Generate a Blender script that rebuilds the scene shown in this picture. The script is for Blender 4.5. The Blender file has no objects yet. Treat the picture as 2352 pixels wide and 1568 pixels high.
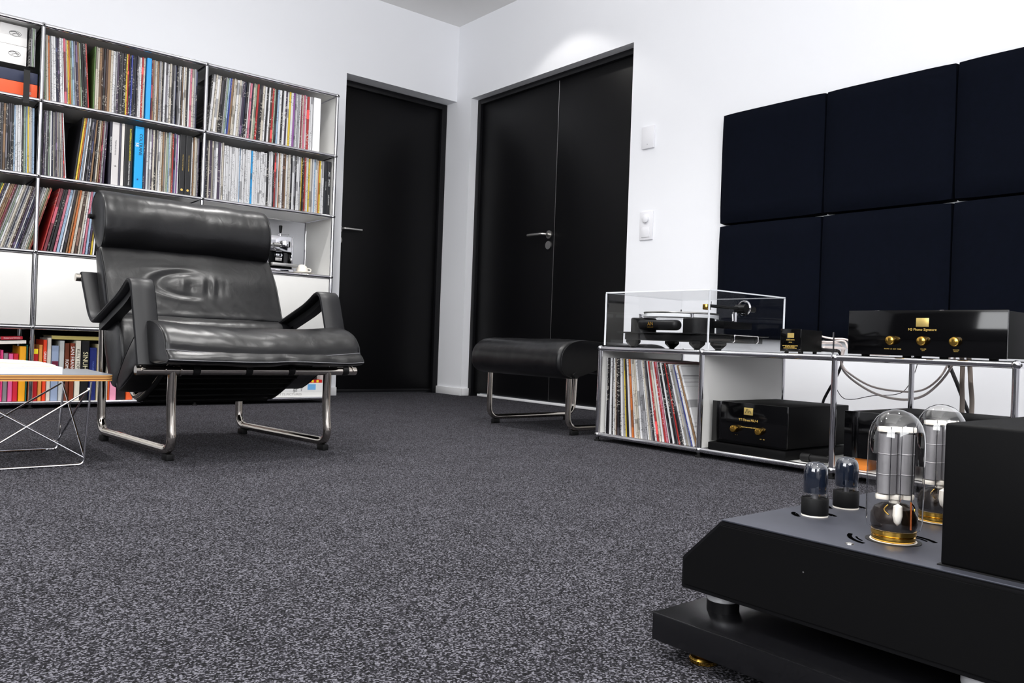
import bpy, bmesh, math, random
from mathutils import Vector, Matrix, noise
R = random.Random(7)
S = bpy.context.scene
COL = S.collection

# ------------------------------------------------------------------ camera
cd = bpy.data.cameras.new('camera'); cam = bpy.data.objects.new('camera', cd); COL.objects.link(cam)
cd.sensor_width = 36; cd.lens = 28.804; cd.clip_start = .02; cd.clip_end = 50
r_ = Vector((0.77147422, -0.63522439, 0.03629731)); u_ = Vector((-0.02859012, 0.02238082, 0.99934063)); f_ = Vector((0.63561791, 0.77200328, 0.00089492))
M = Matrix((r_, u_, -f_)).transposed().to_4x4(); M.translation = (-2.1967, -4.3388, .3881)
cam.matrix_world = M; S.camera = cam
# ------------------------------------------------------------------ light
S.view_settings.view_transform = 'Standard'; S.view_settings.look = 'None'
S.view_settings.gamma = 1; S.view_settings.exposure = .78; S.view_settings.use_curve_mapping = False
w = bpy.data.worlds.new('world'); S.world = w; w.use_nodes = True
w.node_tree.nodes['Background'].inputs[0].default_value = (.9, .94, 1, 1); w.node_tree.nodes['Background'].inputs[1].default_value = .3

def area(loc, size, power, col=(1, 1, 1), rot=(0, 0, 0), sy=None):
    l = bpy.data.lights.new('added_fill_light', 'AREA'); l.energy = power; l.color = col
    l.shape = 'RECTANGLE' if sy else 'SQUARE'; l.size = size
    if sy: l.size_y = sy
    o = bpy.data.objects.new('added_fill_light', l); o.location = loc; o.rotation_euler = rot; COL.objects.link(o)
def spot(loc, power, ang=100, blend=.6, col=(1, .985, .965), r=.03, tgt=None):
    l = bpy.data.lights.new('downlight', 'SPOT'); l.energy = power; l.color = col; l.spot_size = math.radians(ang)
    l.spot_blend = blend; l.shadow_soft_size = r
    o = bpy.data.objects.new('downlight', l); o.location = loc; COL.objects.link(o)
    if tgt: o.rotation_euler = (Vector(tgt) - Vector(loc)).to_track_quat('-Z', 'Y').to_euler()
area((-1.9, -3.3, 2.60), 2.2, 9, (1, .995, .985))  # added soft fill below the ceiling, evens out the walls
area((-1.2, -1.0, 2.60), 1.4, 2, (1, .995, .985))  # smaller added fill at ceiling height, near the shelves
area((-4.9, -3.9, 1.8), 2.2, 56, (.97, .985, 1), (math.radians(90), 0, math.radians(-90)), 1.5)  # added fill at the unseen wall_back, brightens right wall and pillar
area((-2.9, -6.1, 1.8), 2.2, 36, (.97, .985, 1), (math.radians(90), 0, 0), 1.3)  # added fill at the unseen wall_front, facing the shelves
area((-3.7, -4.3, .6), 1.0, 58, (1, .995, .985), (math.pi, 0, 0))  # added upward fill out of view, lifts ceiling and walls
area((-.6, -5.6, .6), 1.0, 30, (1, .995, .985), (math.pi, 0, 0))  # second added upward fill, also out of view
for (x, y, p) in ((-.5, -.9, 46), (-1.9, -.9, 42), (-.5, -2.3, 44), (-1.9, -2.3, 52), (-.5, -3.7, 38), (-1.9, -4.6, 44)):
    spot((x, y, 2.62), p, 125, .8)
area((-.35, -1.5, 2.22), 1.4, 6, (1, .995, .985), (math.pi, 0, 0))  # added upward fill that brightens the ceiling towards the corner
spot((.78, -.70, 2.62), 5, 103, .25, (1, .97, .92), .02)

# ------------------------------------------------------------------ materials
def lin(c): return tuple((v / 12.92 if v <= .04045 else ((v + .055) / 1.055) ** 2.4) for v in c)
def rgb(r, g, b): return lin((r / 255, g / 255, b / 255)) + (1,)
MATS = {}
def creases(m, sc=16, st=.25, dist=.004):
    nt = m.node_tree; b = nt.nodes['Principled BSDF']; tc = nt.nodes.new('ShaderNodeTexCoord'); n = nt.nodes.new('ShaderNodeTexNoise')
    n.inputs['Scale'].default_value = sc; n.inputs['Detail'].default_value = 3; n.inputs['Distortion'].default_value = 1.2; nt.links.new(tc.outputs['Object'], n.inputs['Vector'])
    bp = nt.nodes.new('ShaderNodeBump'); bp.inputs['Strength'].default_value = st; bp.inputs['Distance'].default_value = dist; nt.links.new(n.outputs['Fac'], bp.inputs['Height'])
    old = b.inputs['Normal'].links[0].from_node; nt.links.new(bp.outputs['Normal'], old.inputs['Normal'])
def mat(name, col, rough=.5, metal=0, coat=0, spec=.5, bump=None, trans=0, ior=1.45, emit=0, var=None, alpha=1):
    m = bpy.data.materials.new(name); m.use_nodes = True; nt = m.node_tree; b = nt.nodes['Principled BSDF']
    b.inputs['Base Color'].default_value = col; b.inputs['Roughness'].default_value = rough; b.inputs['Metallic'].default_value = metal
    b.inputs['Coat Weight'].default_value = coat; b.inputs['Coat Roughness'].default_value = .08; b.inputs['Specular IOR Level'].default_value = spec
    b.inputs['Transmission Weight'].default_value = trans; b.inputs['IOR'].default_value = ior; b.inputs['Alpha'].default_value = alpha
    if emit: b.inputs['Emission Color'].default_value = col; b.inputs['Emission Strength'].default_value = emit
    tc = nt.nodes.new('ShaderNodeTexCoord')
    if var:
        sc, amt, c2 = var
        n = nt.nodes.new('ShaderNodeTexNoise'); n.inputs['Scale'].default_value = sc; n.inputs['Detail'].default_value = 6; nt.links.new(tc.outputs['Object'], n.inputs['Vector'])
        rp = nt.nodes.new('ShaderNodeValToRGB'); rp.color_ramp.elements[0].position = .5 - amt; rp.color_ramp.elements[1].position = .5 + amt
        rp.color_ramp.elements[0].color = col; rp.color_ramp.elements[1].color = c2
        nt.links.new(n.outputs['Fac'], rp.inputs['Fac']); nt.links.new(rp.outputs['Color'], b.inputs['Base Color'])
    if bump:
        sc, st, dist = bump
        n = nt.nodes.new('ShaderNodeTexNoise'); n.inputs['Scale'].default_value = sc; n.inputs['Detail'].default_value = 5; nt.links.new(tc.outputs['Object'], n.inputs['Vector'])
        bp = nt.nodes.new('ShaderNodeBump'); bp.inputs['Strength'].default_value = st; bp.inputs['Distance'].default_value = dist
        nt.links.new(n.outputs['Fac'], bp.inputs['Height']); nt.links.new(bp.outputs['Normal'], b.inputs['Normal'])
    MATS[name] = m; return m
WALL = mat('wall_paint', rgb(243, 244, 248), .75, bump=(260, .08, .001), spec=.25)
DARKW = mat('light_grey_wall_paint', rgb(196, 196, 200), .9, spec=.1)
CEIL = mat('ceiling_paint', rgb(242, 241, 240), .85, spec=.2, bump=(200, .08, .001))
TRIM = mat('white_lacquer', rgb(236, 236, 238), .35)
BLKWOOD = mat('black_stained_veneer', rgb(7, 7, 9), .42, spec=.22, bump=(90, .12, .001))
FRAMEB = mat('black_frame_lacquer', rgb(14, 14, 17), .4, spec=.3)
STEEL = mat('brushed_steel', rgb(200, 198, 195), .28, 1)
CHROME = mat('chrome', rgb(215, 215, 220), .07, 1, var=(3, .3, rgb(205, 204, 206)))
CHROMEW = mat('warm_nickel_chrome', rgb(196, 189, 180), .1, 1, var=(3, .3, rgb(188, 182, 174)))
PANELW = mat('white_powder_coat', rgb(228, 227, 224), .32, var=(2, .3, rgb(224, 223, 220)))
PANELK = mat('black_powder_coat', rgb(14, 13, 13), .5, spec=.2, var=(2, .3, rgb(12, 11, 11)))
LEATH = mat('black_leather', rgb(5, 5, 7), .33, spec=.45, bump=(420, .18, .0006), var=(9, .3, rgb(9, 9, 11)))
LEATH2 = mat('black_strap_leather', rgb(13, 13, 16), .42, spec=.45, bump=(500, .12, .0004))
creases(LEATH)
SEAM = mat('seam_thread', rgb(112, 112, 116), .6)
RUBBER = mat('black_rubber', rgb(9, 9, 10), .6, spec=.3)
SLING = mat('black_sling', rgb(8, 8, 9), .6, bump=(300, .2, .001))
FABRIC = mat('navy_felt', rgb(9, 12, 20), .95, spec=.05, bump=(900, .3, .001), var=(60, .2, rgb(11, 14, 24)))
BLKGL = mat('black_gloss_acrylic', rgb(4, 4, 5), .08, spec=.5)
BLKST = mat('black_satin_metal', rgb(10, 10, 12), .4, 0, spec=.3, bump=(900, .05, .0004))
BLKMT = mat('black_textured_steel', rgb(7, 7, 8), .55, 0, spec=.12, bump=(1200, .12, .0004))
mat('slot_black', rgb(3, 3, 3), .9, spec=0)
AMPTOP = mat('graphite_anodised', rgb(72, 74, 82), .46, .7, bump=(1500, .06, .0003), var=(14, .25, rgb(80, 82, 92)))
PLINTH = mat('black_stone', rgb(9, 9, 11), .22, spec=.5, var=(300, .15, rgb(16, 16, 18)))
GOLD = mat('polished_gold', rgb(224, 178, 84), .18, 1)
GOLDP = mat('gold_plate', rgb(226, 198, 120), .35, .7)
GOLDT = mat('gold_print', rgb(214, 180, 96), .5, .2)
WHT = mat('white_plastic', rgb(236, 236, 240), .4)
WPRINT = mat('white_print', rgb(225, 225, 225), .6)
KPRINT = mat('black_print', rgb(25, 25, 28), .6)
YPRINT = mat('yellow_print', rgb(232, 220, 60), .6)
mat('satin_silver', rgb(225, 225, 228), .45, .6)
BIRCH = mat('birch_ply_edge', rgb(203, 150, 82), .5, bump=(60, .1, .001))
BIRCHD = mat('dark_ply_layer', rgb(134, 86, 44), .5)
LAMIN = mat('grey_laminate', rgb(120, 124, 132), .3)
CERAM = mat('white_ceramic', rgb(238, 232, 222), .3)
PLATE = mat('grey_anode_metal', rgb(150, 149, 152), .4, .6, var=(60, .2, rgb(168, 166, 170)))
ACRW = mat('white_acrylic', rgb(228, 230, 233), .15, coat=.5)
CABW = mat('pale_cable_sleeve', rgb(232, 220, 217), .5)
CABB = mat('beige_flat_cable', rgb(176, 163, 153), .5)
CABK = mat('black_cable', rgb(24, 22, 26), .5)
COPPER = mat('copper_glow_wire', rgb(214, 120, 70), .3, .8)
SMOKE = mat('smoked_tube_coating', rgb(20, 26, 38), .06, .0, coat=1, spec=.8)
BROWN = mat('brown_reflection', rgb(34, 26, 20), .25, .5)  # colour of the dark reflection low in the power valves
def glassy(name, tint, gl=.12, rough=.02):
    m = bpy.data.materials.new(name); m.use_nodes = True; nt = m.node_tree; nt.nodes.clear()
    o = nt.nodes.new('ShaderNodeOutputMaterial'); mx = nt.nodes.new('ShaderNodeMixShader'); t = nt.nodes.new('ShaderNodeBsdfTransparent'); g = nt.nodes.new('ShaderNodeBsdfGlossy')
    fr = nt.nodes.new('ShaderNodeFresnel'); fr.inputs['IOR'].default_value = 1.5
    t.inputs['Color'].default_value = tint; g.inputs['Roughness'].default_value = rough
    ma = nt.nodes.new('ShaderNodeMath'); ma.operation = 'MULTIPLY'; ma.inputs[1].default_value = gl; ma.use_clamp = True
    ge = nt.nodes.new('ShaderNodeNewGeometry'); inv = nt.nodes.new('ShaderNodeMath'); inv.operation = 'SUBTRACT'; inv.inputs[0].default_value = 1
    mb = nt.nodes.new('ShaderNodeMath'); mb.operation = 'MULTIPLY'
    nt.links.new(ge.outputs['Backfacing'], inv.inputs[1]); nt.links.new(fr.outputs[0], ma.inputs[0]); nt.links.new(ma.outputs[0], mb.inputs[0]); nt.links.new(inv.outputs[0], mb.inputs[1]); nt.links.new(mb.outputs[0], mx.inputs[0])
    nt.links.new(t.outputs[0], mx.inputs[1]); nt.links.new(g.outputs[0], mx.inputs[2]); nt.links.new(mx.outputs[0], o.inputs['Surface'])
    MATS[name] = m; return m
ACRYL = glassy('clear_acrylic', (.985, .987, .99, 1), 1.0)
TUBEG = glassy('tube_glass', (.985, .98, .97, 1), 2.6)
ACEDGE = mat('acrylic_edge', rgb(226, 229, 234), .2, spec=.6)

def carpet():
    m = bpy.data.materials.new('charcoal_carpet'); m.use_nodes = True; nt = m.node_tree; b = nt.nodes['Principled BSDF']; L = nt.links
    b.inputs['Roughness'].default_value = .95; b.inputs['Specular IOR Level'].default_value = .12
    tc = nt.nodes.new('ShaderNodeTexCoord')
    v = nt.nodes.new('ShaderNodeTexVoronoi'); v.inputs['Scale'].default_value = 400; L.new(tc.outputs['Object'], v.inputs['Vector'])
    n = nt.nodes.new('ShaderNodeTexNoise'); n.inputs['Scale'].default_value = 300; n.inputs['Detail'].default_value = 4; L.new(tc.outputs['Object'], n.inputs['Vector'])
    n2 = nt.nodes.new('ShaderNodeTexNoise'); n2.inputs['Scale'].default_value = 7; n2.inputs['Detail'].default_value = 3; L.new(tc.outputs['Object'], n2.inputs['Vector'])
    sep = nt.nodes.new('ShaderNodeSeparateColor'); L.new(v.outputs['Color'], sep.inputs[0])
    a = nt.nodes.new('ShaderNodeMath'); a.operation = 'MULTIPLY_ADD'; L.new(sep.outputs[0], a.inputs[0]); a.inputs[1].default_value = .55; L.new(n.outputs['Fac'], a.inputs[2])
    a2 = nt.nodes.new('ShaderNodeMath'); a2.operation = 'MULTIPLY_ADD'; L.new(n2.outputs['Fac'], a2.inputs[0]); a2.inputs[1].default_value = .10; L.new(a.outputs[0], a2.inputs[2])
    rp = nt.nodes.new('ShaderNodeValToRGB'); cr = rp.color_ramp
    cr.elements[0].position = .56; cr.elements[0].color = rgb(9, 9, 10)
    cr.elements[1].position = 1.12; cr.elements[1].color = rgb(104, 103, 110)
    e = cr.elements.new(.80); e.color = rgb(32, 31, 35); e = cr.elements.new(.95); e.color = rgb(60, 59, 65)
    L.new(a2.outputs[0], rp.inputs['Fac']); L.new(rp.outputs['Color'], b.inputs['Base Color'])
    bp = nt.nodes.new('ShaderNodeBump'); bp.inputs['Strength'].default_value = .8; bp.inputs['Distance'].default_value = .003
    L.new(a.outputs[0], bp.inputs['Height']); L.new(bp.outputs['Normal'], b.inputs['Normal'])
    return m
CARPET = carpet()

def spine_mat(name, c, c2=None):
    """record / book sleeve: flat colour with small printed marks along the spine and patches of a second ink"""
    m = bpy.data.materials.new(name); m.use_nodes = True; nt = m.node_tree; L = nt.links; b = nt.nodes['Principled BSDF']
    b.inputs['Roughness'].default_value = .38
    lum = .3 * c[0] + .59 * c[1] + .11 * c[2]
    ink = (30, 28, 36) if lum > 110 else (205, 200, 190)
    c = tuple(int(v * .86) for v in c)
    c2 = c2 or (tuple(int(v * .72) for v in c) if lum > 110 else tuple(min(255, int(v * 1.5 + 26)) for v in c))
    tc = nt.nodes.new('ShaderNodeTexCoord'); oi = nt.nodes.new('ShaderNodeObjectInfo')
    mp = nt.nodes.new('ShaderNodeMapping'); mp.inputs['Scale'].default_value = (160, 0, 260); L.new(tc.outputs['Object'], mp.inputs['Vector'])
    cmb = nt.nodes.new('ShaderNodeCombineXYZ'); k = nt.nodes.new('ShaderNodeMath'); k.operation = 'MULTIPLY'; k.inputs[1].default_value = 900; L.new(oi.outputs['Random'], k.inputs[0])
    L.new(k.outputs[0], cmb.inputs[0]); L.new(k.outputs[0], cmb.inputs[1]); L.new(k.outputs[0], cmb.inputs[2])
    L.new(cmb.outputs[0], mp.inputs['Location'])
    n = nt.nodes.new('ShaderNodeTexNoise'); n.inputs['Scale'].default_value = 1; n.inputs['Detail'].default_value = 1; L.new(mp.outputs[0], n.inputs['Vector'])
    g = nt.nodes.new('ShaderNodeMath'); g.operation = 'GREATER_THAN'; g.inputs[1].default_value = .60; L.new(n.outputs['Fac'], g.inputs[0])
    mp2 = nt.nodes.new('ShaderNodeMapping'); mp2.inputs['Scale'].default_value = (0, 0, 9); L.new(tc.outputs['Object'], mp2.inputs['Vector']); L.new(cmb.outputs[0], mp2.inputs['Location'])
    n2 = nt.nodes.new('ShaderNodeTexNoise'); n2.inputs['Scale'].default_value = 1; n2.inputs['Detail'].default_value = 0; L.new(mp2.outputs[0], n2.inputs['Vector'])
    g2 = nt.nodes.new('ShaderNodeMath'); g2.operation = 'GREATER_THAN'; g2.inputs[1].default_value = .54; L.new(n2.outputs['Fac'], g2.inputs[0])
    g3 = nt.nodes.new('ShaderNodeMath'); g3.operation = 'LESS_THAN'; g3.inputs[1].default_value = .33; L.new(n2.outputs['Fac'], g3.inputs[0])
    ml = nt.nodes.new('ShaderNodeMath'); ml.operation = 'MULTIPLY'; L.new(g.outputs[0], ml.inputs[0]); L.new(g2.outputs[0], ml.inputs[1])
    ml2 = nt.nodes.new('ShaderNodeMath'); ml2.operation = 'MULTIPLY'; ml2.inputs[1].default_value = .62; L.new(ml.outputs[0], ml2.inputs[0])
    m1 = nt.nodes.new('ShaderNodeMix'); m1.data_type = 'RGBA'; m1.inputs[6].default_value = rgb(*c); m1.inputs[7].default_value = rgb(*c2); L.new(g3.outputs[0], m1.inputs[0])
    m2 = nt.nodes.new('ShaderNodeMix'); m2.data_type = 'RGBA'; L.new(ml2.outputs[0], m2.inputs[0]); L.new(m1.outputs[2], m2.inputs[6]); m2.inputs[7].default_value = rgb(*ink)
    L.new(m2.outputs[2], b.inputs['Base Color'])
    return m
PAL = {'w': ((226, 226, 229), 'white'), 'e': ((208, 199, 186), 'cream'), 'g': ((158, 158, 162), 'grey'), 'k': ((24, 22, 26), 'black'), 'n': ((28, 32, 58), 'navy'),
       'p': ((62, 48, 74), 'plum'), 'o': ((205, 112, 50), 'orange'), 'r': ((176, 44, 42), 'red'), 'y': ((226, 196, 62), 'yellow'), 'G': ((96, 128, 70), 'green'),
       'b': ((58, 72, 158), 'blue'), 'C': ((42, 158, 222), 'bright blue'), 't': ((148, 116, 84), 'tan'), 'd': ((62, 60, 66), 'charcoal'), 'm': ((120, 46, 60), 'maroon'),
       'l': ((160, 186, 212), 'pale blue'), 'P': ((206, 120, 140), 'pink'), 's': ((150, 168, 146), 'sage'), 'B': ((74, 50, 40), 'brown'), 'v': ((146, 90, 160), 'purple')}
SP = {k: spine_mat('sleeve_' + v[1].replace(' ', '_'), v[0]) for k, v in PAL.items()}
PLAINC = {}
def plain(c, rough=.4):
    k = (c, rough)
    if k not in PLAINC: PLAINC[k] = mat('print_%d_%d_%d' % c, rgb(*c), rough)
    return PLAINC[k]

# ------------------------------------------------------------------ mesh helpers
def link(o, parent=None):
    COL.objects.link(o)
    if parent: o.parent = parent
    return o
def tag(o, label=None, cat=None, group=None, kind=None):
    if label: o['label'] = label
    if cat: o['category'] = cat
    if group: o['group'] = group
    if kind: o['kind'] = kind
    return o
def empty(name, loc=(0, 0, 0), label=None, cat=None, group=None, rz=0):
    o = bpy.data.objects.new(name, None); o.location = loc; o.rotation_euler = (0, 0, rz); o.empty_display_size = .05
    COL.objects.link(o); return tag(o, label, cat, group)
def fin(name, bm, m, parent=None, smooth=35, loc=None):
    bmesh.ops.recalc_face_normals(bm, faces=bm.faces)
    me = bpy.data.meshes.new(name); bm.to_mesh(me); bm.free()
    for mm in (m if isinstance(m, (list, tuple)) else [m]): me.materials.append(mm)
    if smooth:
        me.shade_smooth(); me.set_sharp_from_angle(angle=math.radians(smooth))
    o = bpy.data.objects.new(name, me)
    if loc: o.location = loc
    return link(o, parent)
def NB(): return bmesh.new()
def abox(bm, x0, x1, y0, y1, z0, z1, bev=0, seg=2, mi=0):
    r = bmesh.ops.create_cube(bm, size=1, matrix=Matrix.Translation(((x0 + x1) / 2, (y0 + y1) / 2, (z0 + z1) / 2)) @ Matrix.Diagonal((abs(x1 - x0), abs(y1 - y0), abs(z1 - z0), 1)))
    fs = {f for v in r['verts'] for f in v.link_faces}
    for f in fs: f.material_index = mi
    if bev: bmesh.ops.bevel(bm, geom=list({e for v in r['verts'] for e in v.link_edges}), offset=bev, segments=seg, affect='EDGES', profile=.5, clamp_overlap=True)
    return bm
def box(name, m, x0, x1, y0, y1, z0, z1, parent=None, bev=0, seg=2): return fin(name, abox(NB(), x0, x1, y0, y1, z0, z1, bev, seg), m, parent)
def atube(bm, pts, r, n=12, closed=False, cap=True, flat=None):
    """round tube along a polyline (parallel-transport frames)"""
    P = [Vector(p) for p in pts]; N = len(P); rings = []
    def tang(i):
        a = P[(i - 1) % N] if closed or i > 0 else P[i]; b = P[(i + 1) % N] if closed or i < N - 1 else P[i]
        return (b - a).normalized()
    t = tang(0); up = Vector((0, 0, 1)) if abs(t.z) < .9 else Vector((1, 0, 0)); nrm = (up - t * up.dot(t)).normalized()
    for i in range(N):
        t = tang(i); nrm = (nrm - t * nrm.dot(t)).normalized(); bi = t.cross(nrm)
        ra, rb = (r, r) if flat is None else flat
        rings.append([bm.verts.new(P[i] + nrm * math.cos(a) * ra + bi * math.sin(a) * rb) for a in [2 * math.pi * k / n for k in range(n)]])
    for i in range(N if closed else N - 1):
        A, B = rings[i], rings[(i + 1) % N]
        for k in range(n): bm.faces.new((A[k], A[(k + 1) % n], B[(k + 1) % n], B[k]))
    if cap and not closed: bm.faces.new(rings[0][::-1]); bm.faces.new(rings[-1])
    return bm
def roundp(pts, rad, n=6):
    P = [Vector(p) for p in pts]; out = [P[0]]
    for i in range(1, len(P) - 1):
        a = (P[i - 1] - P[i]); b = (P[i + 1] - P[i]); d = min(rad, a.length * .48, b.length * .48)
        s = P[i] + a.normalized() * d; e = P[i] + b.normalized() * d
        for k in range(n + 1):
            t = k / n; out.append(s * (1 - t) ** 2 + P[i] * 2 * t * (1 - t) + e * t * t)
    out.append(P[-1]); return out
def catm(pts, n=6, closed=False):
    P = [Vector(p) for p in pts]; N = len(P); out = []
    for i in range(N if closed else N - 1):
        g = lambda k: P[k % N] if closed else P[max(0, min(N - 1, k))]
        a, b, c, d = g(i - 1), g(i), g(i + 1), g(i + 2)
        for k in range(n):
            t = k / n
            out.append(.5 * ((2 * b) + (-a + c) * t + (2 * a - 5 * b + 4 * c - d) * t * t + (-a + 3 * b - 3 * c + d) * t ** 3))
    if not closed: out.append(P[-1])
    return out
def alathe(bm, prof, c=(0, 0, 0), n=32, axis='z'):
    """prof: list of (radius, height)"""
    c = Vector(c); rings = []
    for (r, h) in prof:
        ring = []
        for k in range(n):
            a = 2 * math.pi * k / n; x, y = r * math.cos(a), r * math.sin(a)
            v = {'z': (x, y, h), 'x': (h, x, y), 'y': (x, h, y)}[axis]
            ring.append(bm.verts.new(c + Vector(v)))
        rings.append(ring)
    for A, B in zip(rings, rings[1:]):
        for k in range(n): bm.faces.new((A[k], A[(k + 1) % n], B[(k + 1) % n], B[k]))
    if prof[0][0] > 1e-6: bm.faces.new(rings[0][::-1])
    if prof[-1][0] > 1e-6: bm.faces.new(rings[-1])
    bmesh.ops.remove_doubles(bm, verts=bm.verts, dist=1e-6)
    return bm
def lathe(name, m, prof, c, parent=None, n=32, axis='z', smooth=35): return fin(name, alathe(NB(), prof, c, n, axis), m, parent, smooth)
def aprism(bm, poly, a0, a1, axis='x', bev=0):
    """extrude polygon: axis x -> poly in (y,z); axis y -> (x,z); axis z -> (x,y)"""
    def P(p, a): return {'x': (a, p[0], p[1]), 'y': (p[0], a, p[1]), 'z': (p[0], p[1], a)}[axis]
    A = [bm.verts.new(P(p, a0)) for p in poly]; B = [bm.verts.new(P(p, a1)) for p in poly]; n = len(poly)
    fs = [bm.faces.new(A[::-1]), bm.faces.new(B)] + [bm.faces.new((A[k], A[(k + 1) % n], B[(k + 1) % n], B[k])) for k in range(n)]
    if bev: bmesh.ops.bevel(bm, geom=list({e for f in fs for e in f.edges}), offset=bev, segments=2, affect='EDGES', clamp_overlap=True)
    return bm
def text(body, size, loc, xa, ya, m, parent, name='lettering', align='CENTER', depth=.0003, sx=1.0):
    cu = bpy.data.curves.new('t', 'FONT'); cu.body = body; cu.size = size; cu.align_x = align; cu.align_y = 'CENTER'; cu.extrude = depth; cu.space_character = 1.0
    cu.resolution_u = 2
    o = bpy.data.objects.new('t', cu); COL.objects.link(o); bpy.context.view_layer.update()
    me = bpy.data.meshes.new_from_object(o.evaluated_get(bpy.context.evaluated_depsgraph_get())); bpy.data.objects.remove(o)
    X = Vector(xa).normalized(); Y = Vector(ya).normalized(); Z = X.cross(Y)
    Mx = Matrix((X, Y, Z)).transposed().to_4x4(); Mx.translation = Vector(loc)
    me.transform(Mx @ Matrix.Diagonal((sx, 1, 1, 1))); me.materials.clear(); me.materials.append(m)
    o = bpy.data.objects.new(name, me); link(o, parent); return o
FX, FZ = (0, -1, 0), (0, 0, 1)          # lettering on faces that look towards -x

# ------------------------------------------------------------------ the room
XW, YW, ZC = 1.20, .51, 2.642
def struct(o): o['kind'] = 'structure'; return o
struct(box('floor', CARPET, -5.0, 1.6, -6.2, .95, -.06, 0))
struct(box('ceiling', CEIL, -5.0, 1.6, -6.2, .95, ZC, ZC + .1))
b = NB()
abox(b, -5.0, .32, YW, YW + .3, 0, ZC); abox(b, .32, XW, YW, YW + .3, 2.103, ZC)
struct(fin('wall_left', b, WALL, smooth=0))
b = NB()
abox(b, XW, XW + .3, .333, .81, 0, ZC); abox(b, XW, XW + .3, -1.192, .333, 2.092, ZC); abox(b, XW, XW + .3, -6.2, -1.192, 0, ZC)
struct(fin('wall_right', b, WALL, smooth=0))
struct(box('wall_back', mat('grey_wall_paint', rgb(96, 96, 100), .9, spec=.1), -5.1, -5.0, -6.2, .81, 0, ZC))
struct(box('wall_front', DARKW, -5.0, 1.5, -6.3, -6.2, 0, ZC))
struct(box('baseboard_left', TRIM, -5.0, .32, YW - .015, YW, 0, .055, bev=.002))
b = NB(); abox(b, XW - .015, XW, .318, .625, 0, .052, .002); abox(b, XW, XW + .058, .318, .333, 0, .052, .002)
struct(fin('baseboard_corner', b, TRIM)); bpy.data.objects['baseboard_corner'].name = 'trim_1'
struct(box('baseboard_right', TRIM, XW - .015, XW, -6.2, -1.192, 0, .055, bev=.002))

def lever(parent, o, ax, side):
    """o: rose centre on door face; ax: direction lever points (unit); side: outward normal"""
    o = Vector(o); ax = Vector(ax); s = Vector(side)
    h = NB(); p = [o + s * .008, o + s * .030, o + s * .055 + ax * .02, o + s * .060 + ax * .145]
    atube(h, roundp(p, .018), .0085, 14)
    hh = fin('door_handle', h, STEEL, parent)
    b = NB(); atube(b, [o, o + s * .009], .026, 32); fin('rose', b, STEEL, hh)
# single door in the left wall
d1 = struct(empty('door_1', (.77, .66, 0)))
def fr(poly, name, m, p): return fin(name, poly, m, p)
def P1(x0, x1, y0, y1, z0, z1, name, m, bev=.002):
    o = box(name, m, x0 - .77, x1 - .77, y0 - .66, y1 - .66, z0, z1, d1, bev); return o
P1(.322, .36, .625, .70, 0, 2.10, 'door_frame', FRAMEB); P1(1.155, 1.198, .625, .70, 0, 2.10, 'door_frame', FRAMEB); P1(.36, 1.155, .625, .70, 2.062, 2.10, 'door_frame', FRAMEB)
P1(.362, 1.153, .648, .69, .008, 2.060, 'door_leaf', BLKWOOD)
P1(.362, 1.153, .642, .648, .008, .030, 'drip_rail', FRAMEB)
lever(d1, (.37 - .77, .648 - .66, 1.105), (1, 0, 0), (0, -1, 0))
b = NB(); atube(b, [(.37 - .77, .648 - .66, 1.03), (.37 - .77, .638 - .66, 1.03)], .026, 32); fin('key_escutcheon', b, STEEL, d1)
# double door in the right wall
d2 = struct(empty('door_2', (1.28, -.43, 0)))
def P2(x0, x1, y0, y1, z0, z1, name, m, bev=.002): return box(name, m, x0 - 1.28, x1 - 1.28, y0 + .43, y1 + .43, z0, z1, d2, bev)
P2(1.258, 1.34, .295, .332, 0, 2.09, 'door_frame', FRAMEB); P2(1.258, 1.34, -1.19, -1.153, 0, 2.09, 'door_frame', FRAMEB); P2(1.258, 1.34, -1.153, .295, 2.055, 2.09, 'door_frame', FRAMEB)
P2(1.278, 1.32, -.497, .293, .026, 2.053, 'door_leaf', BLKWOOD); P2(1.278, 1.32, -1.151, -.5005, .026, 2.053, 'door_leaf', BLKWOOD)
P2(1.2775, 1.279, -.5003, -.4972, .03, 2.05, 'edge_strip', STEEL, 0)
P2(1.262, 1.276, -1.151, .227, .004, .020, 'floor_seal_strip', TRIM, .002)
lever(d2, (1.278 - 1.28, -.455 + .43, 1.08), (0, 1, 0), (-1, 0, 0))
b = NB(); atube(b, [(-.002, -.024, 1.012), (-.012, -.024, 1.012)], .026, 32); fin('key_escutcheon', b, STEEL, d2)

# wall fittings
t = empty('thermostat', (XW, -1.33, 1.533), 'flat white room sensor plate, the upper of two fittings beside the double door', 'thermostat')
box('plate', WHT, -.014, 0, -.043, .043, -.061, .061, t, .003); lathe('indicator', KPRINT, [(0, -.0145), (.002, -.0145), (.002, -.0135)], (0, 0, -.038), t, 10, 'x')
t = empty('light_switch', (XW, -1.336, 1.05), 'white double switch plate with round dimmer knob, the lower fitting beside the double door', 'switch')
box('plate', WHT, -.009, 0, -.046, .046, -.078, .078, t, .003)
lathe('dimmer_knob', WHT, [(.021, -.008), (.021, -.020), (.018, -.022), (0, -.022)], (0, 0, .037), t, 28, 'x')
box('rocker', WHT, -.013, -.008, -.028, .028, -.064, -.010, t, .002)

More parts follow.
